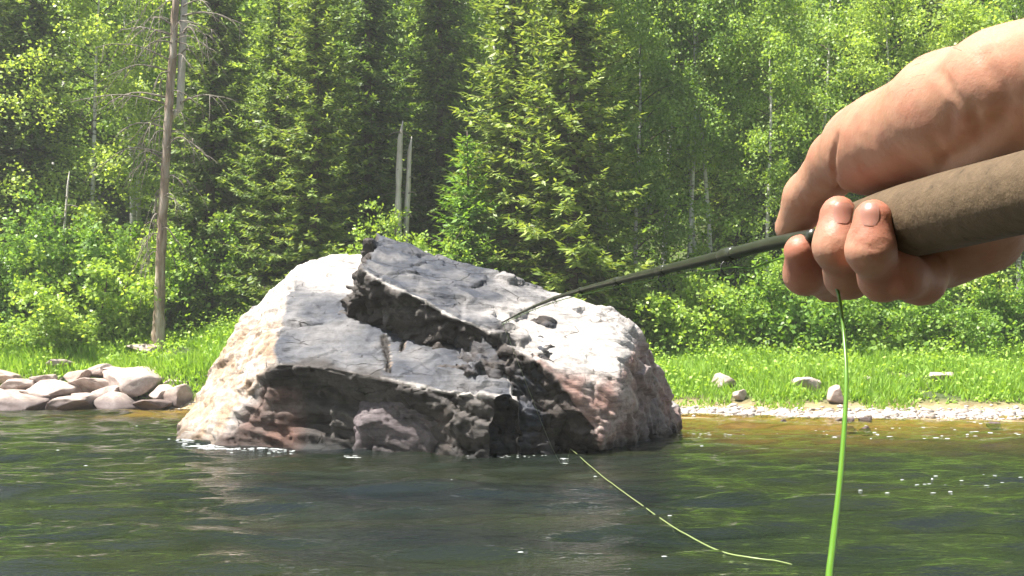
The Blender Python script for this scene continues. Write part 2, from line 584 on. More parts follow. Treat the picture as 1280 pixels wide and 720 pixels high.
def dome_sdf(P):
    """Right block: tilted grey top, rounded pale right shoulder, broken overhanging left wall."""
    x, y, z = P
    d = convex(P, [((.226, -.53, .818), (-.23, 14.3, 1.88)),
                   ((.30, .45, .84), (-2.03, 15.75, 3.22)),
                   ((.56, -.36, .75), (1.22, 14.55, 1.86)),
                   ((.30, -.90, .32), (0.75, 13.60, 1.00)),
                   ((.93, -.27, .24), (1.93, 14.75, 1.05)),
                   ((.93, -.36, -.05), (1.92, 14.70, .60)), ((.80, -.42, -.42), (1.86, 14.6, .35)),
                   ((.10, -.98, .10), (0.2, 13.40, .30)),
                   ((.2, .97, .1), (0, 18.6, 0)),
                   ((-.90, -.10, .30), (-2.30, 15.6, 2.9))], 0.16)
    wall = plane(P, (-.50, -.78, -.37), (-.85, 14.22, 1.55))
    wall = wall + 0.045 * np.sin(2.4 * x + 1.3 * z) + 0.025 * np.sin(5.3 * x - 2.0 * z + 1.0)
    return smax(d, wall, 0.07)


def rock_detail(V, Nn, amp_rough, seed):
    """Outward offset for the rock surface: broad lumps, layering, fractures, pits."""
    s = V + seed
    lum = 0.085 * fbm(s * 0.9, 3, 0.4)
    # layering that dips to the right, as the streaks on the top faces do
    L = np.array([0.36, 0.30, 0.88])
    lay = V @ (L / np.linalg.norm(L))
    strat = gnoise(np.stack([V[:, 0] * 0.55, V[:, 1] * 0.55, lay * 5.5], -1)) * 0.060 + gnoise(np.stack([V[:, 0] * 0.9, V[:, 1] * 0.9, lay * 13], -1)) * 0.030
    q = np.stack([V[:, 0] - 0.41 * V[:, 2], V[:, 1] - 0.34 * V[:, 2], lay], -1) + seed
    q = q + 0.10 * np.stack([gnoise(s * 2.2), gnoise(s * 2.2 + 31), gnoise(s * 2.2 + 57)], -1)
    e1, v1, t1 = cells(q * np.array([0.95, 1.1, 2.3]))
    e2, v2, t2 = cells(q * np.array([2.6, 3.0, 5.6]) + 3)
    e3, v3, t3 = cells(q * np.array([6.5, 7.0, 12.0]) + 8)
    frac = (v1 - 0.5) * 0.13 + t1 * 0.14 + (v2 - 0.5) * 0.09 + t2 * 0.11 + (v3 - 0.5) * 0.035 + t3 * 0.05 - 0.05 * np.exp(-(e1 / 0.04) ** 2)
    smooth_crack = -0.035 * np.exp(-(e1 / 0.02) ** 2) * (v1 > 0.35) + 0.035 * t1 + 0.03 * (v1 - .5)
    pit = 0.008 * fbm(s * 5.0, 3) + 0.014 * t2 + 0.010 * (v2 - .5)
    return lum + strat * (1 - 0.35 * amp_rough) + frac * amp_rough + (smooth_crack + pit) * (1 - 0.5 * amp_rough)


def rock_mesh(name, sdf, lo, hi, h, seed, mat, roughf, colorf):
    ax = [np.arange(lo[i], hi[i], h, dtype=np.float32) for i in range(3)]
    X, Y, Z = np.meshgrid(*ax, indexing='ij')
    f = sdf((X, Y, Z))
    V, Q = surface_nets(f, lo, h)
    Nn = normals_of(V, Q)
    rough = roughf(V, Nn)
    V = V + Nn * rock_detail(V, Nn, rough, seed)[:, None]
    Nn2 = normals_of(V, Q)
    me = mesh_np(name, V, Q, mat, True)
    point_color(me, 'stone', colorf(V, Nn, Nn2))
    return me


def rock_material():
    m, nt, out = new_mat('boulder_stone')
    at = nt.nodes.new('ShaderNodeAttribute'); at.attribute_name = 'stone'
    geo = nt.nodes.new('ShaderNodeNewGeometry'); pos = geo.outputs['Position']
    n1 = noise_tex(nt, 9.0, 8, 0.7, vec=pos)
    n2 = noise_tex(nt, 34.0, 5, 0.7, vec=pos)
    mp = nt.nodes.new('ShaderNodeMapping'); mp.inputs['Rotation'].default_value = (0.33, -0.38, 0.1); mp.inputs['Scale'].default_value = (1.6, 1.6, 17)
    nt.links.new(pos, mp.inputs[0])
    n3 = noise_tex(nt, 1.0, 6, 0.65, vec=mp.outputs[0])
    c = mixc(nt, 0.55, at.outputs['Color'], ramp(nt, n1, [(0.32, (0.42, 0.40, 0.40)), (0.55, (1, 1, 1)), (0.75, (1.25, 1.22, 1.18))]), 'MULTIPLY')
    c = mixc(nt, 0.65, c, ramp(nt, n3, [(0.32, (0.45, 0.44, 0.45)), (0.5, (1, 1, 1)), (0.7, (1.2, 1.2, 1.2))]), 'MULTIPLY')
    c = mixc(nt, 0.5, c, ramp(nt, n2, [(0.35, (0.6, 0.58, 0.56)), (0.55, (1, 1, 1))]), 'MULTIPLY')
    p = N(nt, 'ShaderNodeBsdfPrincipled', Roughness=0.72)
    p.inputs['Specular IOR Level'].default_value = 0.35
    nt.links.new(c, p.inputs['Base Color'])
    # hairline joints: two sets of broken cracks along the layering
    wn_ = nt.nodes.new('ShaderNodeTexNoise'); wn_.inputs['Scale'].default_value = 2.5; nt.links.new(pos, wn_.inputs['Vector'])
    wv = N(nt, 'ShaderNodeVectorMath', operation='SCALE'); wv.inputs['Scale'].default_value = 0.16; nt.links.new(wn_.outputs['Color'], wv.inputs[0])
    va = N(nt, 'ShaderNodeVectorMath', operation='ADD'); nt.links.new(pos, va.inputs[0]); nt.links.new(wv.outputs[0], va.inputs[1])
    mpv = nt.nodes.new('ShaderNodeMapping'); mpv.inputs['Rotation'].default_value = (0.33, -0.38, 0.1); mpv.inputs['Scale'].default_value = (0.9, 1.0, 3.4)
    nt.links.new(va.outputs[0], mpv.inputs[0])
    vo = nt.nodes.new('ShaderNodeTexVoronoi'); vo.feature = 'DISTANCE_TO_EDGE'; vo.inputs['Scale'].default_value = 1.5; nt.links.new(mpv.outputs[0], vo.inputs['Vector'])
    brk = noise_tex(nt, 1.7, 3, 0.5, vec=pos)
    thr = N(nt, 'ShaderNodeMapRange'); nt.links.new(brk, thr.inputs[0]); thr.inputs[1].default_value = 0.47; thr.inputs[2].default_value = 0.70; thr.inputs[3].default_value = 0.0; thr.inputs[4].default_value = 0.022
    lt = N(nt, 'ShaderNodeMath', operation='DIVIDE'); nt.links.new(vo.outputs[0], lt.inputs[0])
    ad = N(nt, 'ShaderNodeMath', operation='ADD'); nt.links.new(thr.outputs[0], ad.inputs[0]); ad.inputs[1].default_value = 0.0005
    nt.links.new(ad.outputs[0], lt.inputs[1])
    ck = N(nt, 'ShaderNodeClamp'); nt.links.new(lt.outputs[0], ck.inputs[0])
    c = mixc(nt, ck.outputs[0], mixc(nt, 1.0, c, (0.5, 0.47, 0.45), 'MULTIPLY'), c)
    nt.links.new(c, p.inputs['Base Color'])
    b0 = N(nt, 'ShaderNodeBump', Strength=0.8, Distance=0.03); nt.links.new(ck.outputs[0], b0.inputs['Height'])
    b = N(nt, 'ShaderNodeBump', Strength=0.5, Distance=0.03); nt.links.new(n1, b.inputs['Height']); nt.links.new(b0.outputs[0], b.inputs['Normal'])
    b3 = N(nt, 'ShaderNodeBump', Strength=0.5, Distance=0.03); nt.links.new(n3, b3.inputs['Height']); nt.links.new(b.outputs[0], b3.inputs['Normal'])
    b2 = N(nt, 'ShaderNodeBump', Strength=0.6, Distance=0.014); nt.links.new(n2, b2.inputs['Height']); nt.links.new(b3.outputs[0], b2.inputs['Normal'])
    nt.links.new(b2.outputs[0], p.inputs['Normal'])
    nt.links.new(p.outputs[0], out.inputs[0])
    return m


M['rock'] = rock_material()
WHITE = np.array([0.46, 0.43, 0.405]); TAN = np.array([0.33, 0.235, 0.16]); GREY = np.array([0.047, 0.053, 0.069])
BROWN = np.array([0.048, 0.039, 0.035]); RED = np.array([0.17, 0.088, 0.066]); PINK = np.array([0.30, 0.185, 0.155]); LAV = np.array([0.115, 0.096, 0.102])


def blend(c, col, w): return c + (col - c) * np.clip(w, 0, 1)[:, None]


def wet(c, V):
    z = V[:, 2] + 0.10 * fbm(V * np.array([1.3, 1.3, 0.5]), 2)
    return c * (1 - 0.62 * sstep(0.20, 0.03, z))[:, None]


def slab_rough(V, Nn):
    front = sstep(0.55, 0.85, -Nn[:, 1]) * sstep(0.35, 0.1, Nn[:, 2])
    front = front + 0.7 * sstep(-1.35, -.75, V[:, 0])
    return np.clip(0.10 + 0.05 * sstep(-.45, -.7, Nn[:, 0]) * sstep(1.9, 1.3, V[:, 2]) + 0.38 * front, 0, 1)


SLAB_CRACKS = ((pt(480, 422, 14.62), pt(487, 466, 13.80), .05), (pt(506, 424, 14.6), pt(501, 444, 14.22), .036))


def slab_color(V, Na, Nb):
    n = fbm(V * 1.1 + 5, 4); n2 = fbm(V * 3.1, 3)
    c = np.tile(WHITE, (len(V), 1))
    left = sstep(-.4, -.62, Na[:, 0])
    c = blend(c, TAN, left * sstep(2.5, 1.5, V[:, 2]) * (0.75 + 1.1 * n2))
    top = sstep(.55, .78, Na[:, 2])
    c = blend(c, GREY, top * sstep(2.65, 2.2, V[:, 2] + 0.4 * n + 0.12 * (V[:, 0] + 3)) * (0.90 + 0.5 * n))
    P = (V[:, 0], V[:, 1], V[:, 2])
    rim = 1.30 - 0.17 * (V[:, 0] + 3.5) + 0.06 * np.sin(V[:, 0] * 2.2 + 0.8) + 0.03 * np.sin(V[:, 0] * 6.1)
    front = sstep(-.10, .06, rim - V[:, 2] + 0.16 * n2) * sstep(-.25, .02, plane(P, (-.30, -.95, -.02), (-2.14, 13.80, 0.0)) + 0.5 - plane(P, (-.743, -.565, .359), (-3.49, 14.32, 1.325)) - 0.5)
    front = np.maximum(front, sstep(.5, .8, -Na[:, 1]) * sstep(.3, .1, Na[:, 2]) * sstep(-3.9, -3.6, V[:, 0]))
    c = blend(c, BROWN * 0.68, front * np.clip(0.97 + 0.3 * n, .86, 1))  # brown stone, darkened further to put the undercut's shade into the colour
    for a, b, r in SLAB_CRACKS: c = blend(c, BROWN * .5, sstep(r * 1.35, r * 1.0, seg_dist(P, a, b)))
    c = blend(c, RED, front * sstep(-2.9, -3.3, V[:, 0]) * sstep(1.0, .7, V[:, 2]) * (0.75 + n))
    return np.clip(wet(c, V), 0.015, 0.8)


def dome_rough(V, Nn):
    wall = sstep(.15, -.12, Nn[:, 2]) * sstep(-.05, -.3, Nn[:, 0]) + sstep(-.1, -.35, Nn[:, 0])
    edge = np.exp(-((V[:, 0] + 0.45 - 0.25 * (V[:, 2] - 1)) / 0.42) ** 2) * sstep(2.05, 1.6, V[:, 2])
    low = 0.40 * sstep(.5, .8, -Nn[:, 1]) * sstep(.9, .3, V[:, 2]) + 0.22 * sstep(1.3, 2.0, V[:, 0])
    return np.clip(0.12 + wall + 0.8 * edge + low, 0, 1)


def dome_color(V, Na, Nb):
    n = fbm(V * 1.0 + 9, 4); n2 = fbm(V * 2.7 + 2, 3)
    c = np.tile(WHITE, (len(V), 1))
    top = sstep(.5, .75, Na[:, 2])
    c = blend(c, GREY, top * sstep(.85, -.75, V[:, 0] + 1.3 * n) * (0.95 + 0.5 * n2))
    right = sstep(.62, .35, Na[:, 2]) * sstep(.1, .5, V[:, 0])
    c = blend(c, PINK, right * (0.75 + 0.8 * n2) * sstep(2.0, 1.25, V[:, 2]))
    c = blend(c, LAV, right * sstep(0.55, 0.1, V[:, 2]) * (0.45 + n))
    c = blend(c, LAV, sstep(1.6, 2.0, V[:, 0]) * (0.4 + n))
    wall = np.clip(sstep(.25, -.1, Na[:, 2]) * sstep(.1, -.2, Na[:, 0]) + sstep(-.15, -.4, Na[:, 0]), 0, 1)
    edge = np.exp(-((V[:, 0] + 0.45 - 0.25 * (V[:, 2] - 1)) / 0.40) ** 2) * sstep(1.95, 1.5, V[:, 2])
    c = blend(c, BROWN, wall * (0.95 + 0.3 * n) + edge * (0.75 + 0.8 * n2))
    return np.clip(wet(c, V), 0.015, 0.8)


boulder = tag(empty('boulder', (-1.4, 16.0, 0)), 'huge cracked pale boulder standing in the middle of the river', 'boulder')


def rock_part(name, me):
    o = obj(name, me, boulder)
    o.matrix_parent_inverse = boulder_inv
    return o


boulder_inv = Matrix.Translation((1.4, -16.0, 0))


def slab_full(P):
    d = slab_sdf(P)
    for a, b, r in SLAB_CRACKS:
        d = smax(d, -(seg_dist(P, a, b) - r), 0.02)
    return d


def dome_full(P):
    x, y, z = P
    d = dome_sdf(P)
    # hollow under the front of the right block, a few deep pockets and the split at its right end
    hol = convex(P, [((.42, -.1, .90), (-.15, 13.4, .62)), ((-1, 0, 0), (-.95, 14, 0)), ((0, 1, 0.3), (0, 13.98, 0.2))], 0.12)
    d = smax(d, -hol, 0.06)
    for a, b, r in ((pt(657, 470, 13.6), pt(632, 500, 13.55), .085), (pt(668, 446, 13.7), pt(690, 443, 13.75), .045), (pt(716, 462, 13.4), pt(730, 472, 13.4), .045),
                    (pt(752, 508, 13.35), pt(800, 530, 13.7), .075), (pt(826, 488, 14.6), pt(842, 494, 14.8), .05), (pt(768, 540, 13.4), pt(766, 566, 13.4), .03),
                    (pt(780, 538, 13.45), pt(781, 566, 13.45), .022), (pt(592, 470, 13.75), pt(584, 560, 13.45), .11), (pt(600, 440, 13.9), pt(592, 475, 13.75), .07)):
        d = smax(d, -(seg_dist(P, a, b) - r), 0.03)
    return d


def base_full(P):
    d = box_sdf(P, (-1.36, 14.42, .14), (.80, .66, .62), -.20, .05)
    d = smax(d, plane(P, (-.30, -.45, .85), (-1.5, 13.7, .66)), 0.04)
    d = smax(d, plane(P, (-.8, -.5, .3), (-2.0, 13.8, .45)), 0.04)
    for a, b, r in ((pt(513, 532, 13.5), pt(511, 566, 13.4), .03), (pt(520, 505, 13.5), pt(545, 562, 13.45), .018), (pt(497, 538, 13.5), pt(492, 541, 13.5), .03)):
        d = smax(d, -(seg_dist(P, a, b) - r), 0.02)
    return d


def base_color(V, Na, Nb):
    n = fbm(V * 1.5 + 4, 3)
    c = np.tile(LAV * 1.15, (len(V), 1))
    c = blend(c, RED, sstep(-1.3, -1.0, V[:, 0]) * (0.3 + n))
    return np.clip(wet(c, V), 0.015, 0.8)


def infill_full(P):
    d = convex(P, [((-.35, -.93, .10), (-.55, 13.62, .5)), ((.25, -.95, .2), (-.1, 13.52, .5)), ((-.1, -.45, .88), (-.5, 14.0, 1.36)), ((-1, 0, 0), (-1.15, 14, 0)), ((1, 0, 0), (.55, 14, 0)), ((0, 1, 0), (0, 15.2, 0))], .12)
    for a, b, r in ((pt(578, 470, 13.7), pt(586, 560, 13.5), .09), (pt(600, 480, 13.6), pt(606, 520, 13.55), .06), (pt(632, 470, 13.6), pt(640, 498, 13.5), .08)):
        d = smax(d, -(seg_dist(P, a, b) - r), 0.03)
    return d


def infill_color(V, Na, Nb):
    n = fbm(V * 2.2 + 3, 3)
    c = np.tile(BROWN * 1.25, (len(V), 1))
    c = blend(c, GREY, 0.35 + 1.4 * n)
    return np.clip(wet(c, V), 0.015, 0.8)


rock_part('broken_core', rock_mesh('broken_core', infill_full, (-1.5, 13.2, -.7), (.9, 15.6, 1.8), 0.028, 2.0, M['rock'], lambda V, Nn: np.ones(len(V)), infill_color))
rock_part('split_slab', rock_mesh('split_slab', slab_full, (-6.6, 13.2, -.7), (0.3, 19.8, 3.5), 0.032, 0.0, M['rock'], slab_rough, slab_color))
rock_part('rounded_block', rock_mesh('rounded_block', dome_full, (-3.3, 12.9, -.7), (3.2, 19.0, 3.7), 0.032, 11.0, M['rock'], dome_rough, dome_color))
rock_part('base_block', rock_mesh('base_block', base_full, (-2.5, 13.2, -.7), (-.4, 15.0, 1.1), 0.028, 5.0, M['rock'], lambda V, Nn: np.full(len(V), 0.22), base_color))

# ------------------------------------------------------------------ vegetation
def kites(base, dirv, side, length, width, fold=0.15):
    """Kite-shaped leaf quads: base points, unit directions, unit side vectors."""
    n = len(base)
    up = np.cross(dirv, side)
    mid = base + dirv * (length * 0.45)[:, None]
    V = np.empty((n, 4, 3))
    V[:, 0] = base
    V[:, 1] = mid + side * (width * 0.5)[:, None] + up * (fold * width)[:, None]
    V[:, 2] = base + dirv * length[:, None]
    V[:, 3] = mid - side * (width * 0.5)[:, None] + up * (fold * width)[:, None]
    return V.reshape(-1, 3), np.arange(4 * n).reshape(-1, 4)


def unit(v): return v / (np.linalg.norm(v, axis=-1, keepdims=True) + 1e-9)


def make_spruce(seed, h, r, zlo=0.05, step=0.215, droop=0.42):
    g = np.random.default_rng(seed)
    B, D, S, Ln, W = [], [], [], [], []
    z = zlo * h
    limbs = Bag()
    while z < h - 0.15:
        L0 = r * (1 - z / h) ** 0.82 + 0.10
        nb = int(g.integers(6, 10)) if L0 > 0.5 else 5
        a0 = g.uniform(0, 6.28)
        for b in range(nb):
            if g.random() < 0.10: continue
            L = L0 * g.uniform(0.62, 1.12)
            az = a0 + 6.283 * b / nb + g.normal(0, 0.22)
            out = np.array([math.cos(az), math.sin(az), 0.0])
            tan = np.array([-out[1], out[0], 0.0])
            dr = droop * g.uniform(0.7, 1.35) * (1.1 - 0.55 * z / h)
            n = max(5, int(L / 0.075))
            t = np.linspace(0.12, 1.0, n)
            zz = z + g.normal(0, 0.05) - dr * L * t ** 1.1 + 0.30 * L * t ** 3.2
            P = out * (L * t)[:, None] + tan * (0.10 * L * np.sin(t * 2.5 + g.uniform(0, 6)))[:, None]
            P[:, 2] = zz
            if L > 0.9:
                limbs.add(*tube(np.concatenate([[[0, 0, z]], P[::max(1, n // 4)]]), np.linspace(0.022, 0.006, 1 + len(P[::max(1, n // 4)])), 3, False))
            for sg in (-1, 1):
                hang = g.uniform(-0.35, 0.85, n)
                d = unit(out * g.uniform(0.35, 0.85, n)[:, None] + tan * (sg * g.uniform(0.5, 1.0, n))[:, None] - np.array([0, 0, 1.0]) * hang[:, None])
                s = unit(np.cross(d, np.array([0, 0, 1.0]) + g.normal(0, 0.45, (n, 3))))
                ln = (0.13 + 0.30 * L0 / r * (1.15 - t) * r * 0.42 + 0.05 * g.random(n)) * g.uniform(0.7, 1.25, n)
                B.append(P + g.normal(0, 0.012, (n, 3))); D.append(d); S.append(s); Ln.append(ln); W.append(ln * 0.24 + 0.036)
            d = unit(out[None] * 0.9 + tan * g.normal(0, .3) + np.array([0, 0, 0.25]))
            B.append(P[-1:]); D.append(d); S.append(tan[None]); Ln.append(np.array([0.26])); W.append(np.array([0.07]))
        z += step * g.uniform(0.75, 1.25) * (0.75 + 0.5 * L0 / r)
    V, Q = kites(np.concatenate(B), np.concatenate(D), np.concatenate(S), np.concatenate(Ln), np.concatenate(W))
    zz = np.linspace(-0.4, h, 14)
    tr = Bag(); tr.add(*tube(np.stack([0.05 * np.sin(zz * 0.4 + seed), 0.05 * np.cos(zz * 0.5), zz], -1), 0.011 * h * (1 - zz / h * 0.97) + 0.008, 8))
    tr.add(np.concatenate(limbs.v), np.concatenate(limbs.q))
    return tr, V, Q


def leaf_cloud(g, P, size, up_bias=0.5):
    n = len(P)
    d = unit(g.normal(0, 1, (n, 3)) + np.array([0, 0, -0.45]))
    nr = unit(g.normal(0, 1, (n, 3)) + np.array([-0.15, -0.25, up_bias * 2]))
    s = unit(np.cross(d, nr))
    ln = size * g.uniform(0.7, 1.35, n)
    return kites(P, d, s, ln, ln * 0.78, 0.06)


def make_birch(seed, h, spread, first=0.22, leaves=11000, size=0.10, stems=1):
    g = np.random.default_rng(seed)
    wood = Bag(); limbs = Bag(); P = []
    for s in range(stems):
        lean = g.normal(0, 0.045, 2) * (1 if stems == 1 else 2.4)
        hh = h * (1 if s == 0 else g.uniform(0.75, 0.95))
        off = np.zeros(2) if s == 0 else g.normal(0, 0.22, 2)
        ph = g.uniform(0, 6, 2)
        def trunk(z): return np.array([off[0] + lean[0] * z + 0.10 * math.sin(z * 0.5 + ph[0]), off[1] + lean[1] * z + 0.10 * math.sin(z * 0.45 + ph[1]), z])
        zz = np.linspace(-0.4, hh, 16)
        wood.add(*tube(np.array([trunk(z) for z in zz]), 0.0062 * hh * (1 - zz / hh * 0.95) + 0.004, 7))
        nl = int(30 / stems) + 6
        for k in range(nl):
            f = first + (0.98 - first) * (k + g.random()) / nl
            z0 = f * hh
            prof = math.sin(math.pi * min(1, (f - first) / (1 - first) * 0.78 + 0.2)) ** 0.7
            L = spread * prof * g.uniform(0.65, 1.2)
            az = k * 2.4 + g.normal(0, 0.4)
            o = np.array([math.cos(az), math.sin(az), 0])
            t = np.linspace(0, 1, 6)
            pth = trunk(z0) + o * (L * t)[:, None] + np.array([0, 0, 1.0]) * (L * (0.75 * t - 0.55 * t ** 2.2))[:, None] + np.cumsum(g.normal(0, 0.04 * L, (6, 3)), 0) * t[:, None]
            limbs.add(*tube(pth, np.linspace(0.0018 * hh * 0.8, 0.004, 6), 4, False))
            nt_ = 10
            for q in range(nt_):
                u = g.uniform(0.25, 1.0) * 5
                i = min(4, int(u)); b = pth[i] + (pth[i + 1] - pth[i]) * (u - i)
                ld = g.uniform(0.5, 1.25) * (0.55 + 0.12 * L)
                hd = unit(o * g.uniform(0.0, .8) + g.normal(0, 0.55, 3) + np.array([0, 0, -0.15]))
                m = max(4, int(leaves / (stems * nl * nt_)))
                tt = g.random(m) ** 0.8
                strand = b + hd * (ld * tt)[:, None] - np.array([0, 0, 1.0]) * (0.55 * ld * tt ** 2)[:, None]
                P.append(strand + g.normal(0, 0.09 + 0.03 * spread, (m, 3)))
    V, Q = leaf_cloud(g, np.concatenate(P), size)
    return wood, V, Q, limbs


def make_shrub(seed, h, spread, leaves=7000, size=0.10):
    g = np.random.default_rng(seed)
    wood = Bag(); P = []
    ns = 15
    for k in range(ns):
        az = k * 2.4 + g.normal(0, .3)
        o = np.array([math.cos(az), math.sin(az), 0])
        L = spread * g.uniform(0.25, 1.05); H = h * g.uniform(0.55, 1.05) * (1 - 0.35 * (L / spread) ** 2)
        t = np.linspace(0, 1, 6)
        pth = o * (0.15 + L * t ** 1.3)[:, None] + np.array([0, 0, 1.0]) * (H * (1.25 * t - 0.25 * t ** 2) - 0.25)[:, None] + np.cumsum(g.normal(0, 0.04, (6, 3)), 0)
        wood.add(*tube(pth, np.linspace(0.030, 0.008, 6), 5, False))
        for q in range(16):
            u = g.uniform(0.12, 1.0) * 5
            i = min(4, int(u)); b = pth[i] + (pth[i + 1] - pth[i]) * (u - i)
            ld = g.uniform(0.35, 0.95)
            hd = unit(g.normal(0, 0.8, 3) + o * 0.5 + np.array([0, 0, 0.05]))
            m = max(4, int(leaves / (ns * 16)))
            tt = g.random(m)
            P.append(b + hd * (ld * tt)[:, None] - np.array([0, 0, 1.0]) * (0.3 * ld * tt ** 2)[:, None] + g.normal(0, 0.085, (m, 3)))
    P = np.concatenate(P); P[:, 2] = np.abs(P[:, 2]) + 0.03
    V, Q = leaf_cloud(g, P, size)
    return wood, V, Q


KINDS = {}
LIMBS = {}
for i, (h, r) in enumerate(((15, 2.5), (18, 2.9), (13, 2.1), (20, 2.8))):
    tr, V, Q = make_spruce(100 + i, h, r, zlo=(0.03, 0.06, 0.02, 0.05)[i])
    KINDS['spruce%d' % i] = (h, tr.mesh('spruce_trunk', M['spruce_bark'], True), mesh_np('spruce_crown', V, Q, M['spruce']), V, Q)
tr, V, Q = make_spruce(120, 6.5, 1.55, 0.02, 0.20, 0.25)
KINDS['young0'] = (6.5, tr.mesh('spruce_trunk', M['spruce_bark'], True), mesh_np('young_spruce_crown', V, Q, M['young_spruce']), V, Q)
for i, (h, s, fi, lv, st) in enumerate(((14, 2.3, .18, 20000, 1), (17, 2.4, .24, 20000, 1), (11, 1.9, .10, 17000, 1), (15, 1.8, .33, 15000, 1))):
    tr, V, Q, lb = make_birch(200 + i, h, s, fi, lv, 0.105, st)
    LIMBS['birch%d' % i] = lb.mesh('birch_branches', M['spruce_bark'], True)
    KINDS['birch%d' % i] = (h, tr.mesh('birch_trunk', M['birch_bark'], True), mesh_np('birch_crown', V, Q, M['birch']), V, Q)
for i, (h, s, lv) in enumerate(((3.2, 1.6, 10000), (4.4, 1.9, 12000), (2.2, 1.35, 7500))):
    tr, V, Q = make_shrub(300 + i, h, s, lv)
    KINDS['shrub%d' % i] = (h, tr.mesh('shrub_stems', M['spruce_bark'], True), mesh_np('shrub_crown', V, Q, M['shrub']), V, Q)


def plant(kind, px, d, h, name, label, cat, group=None, rz=None, wide=1.0, lean=0.0):
    h0, tm, cm, _, _ = KINDS[kind]
    x = (px - 640) / FPX * d
    z = float(ground_z(np.array([x]), np.array([d]))[0])
    root = empty(name, (x, d, z))
    s = h / h0
    root.scale = (s * wide, s * wide, s)
    root.rotation_euler = (0, lean, random.uniform(0, 6.28) if rz is None else rz)
    obj('stems' if 'shrub' in kind else 'trunk', tm, root)
    obj('crown', cm, root)
    if kind in LIMBS: obj('branches', LIMBS[kind], root)['kind'] = 'stuff'
    return tag(root, label, cat, group)


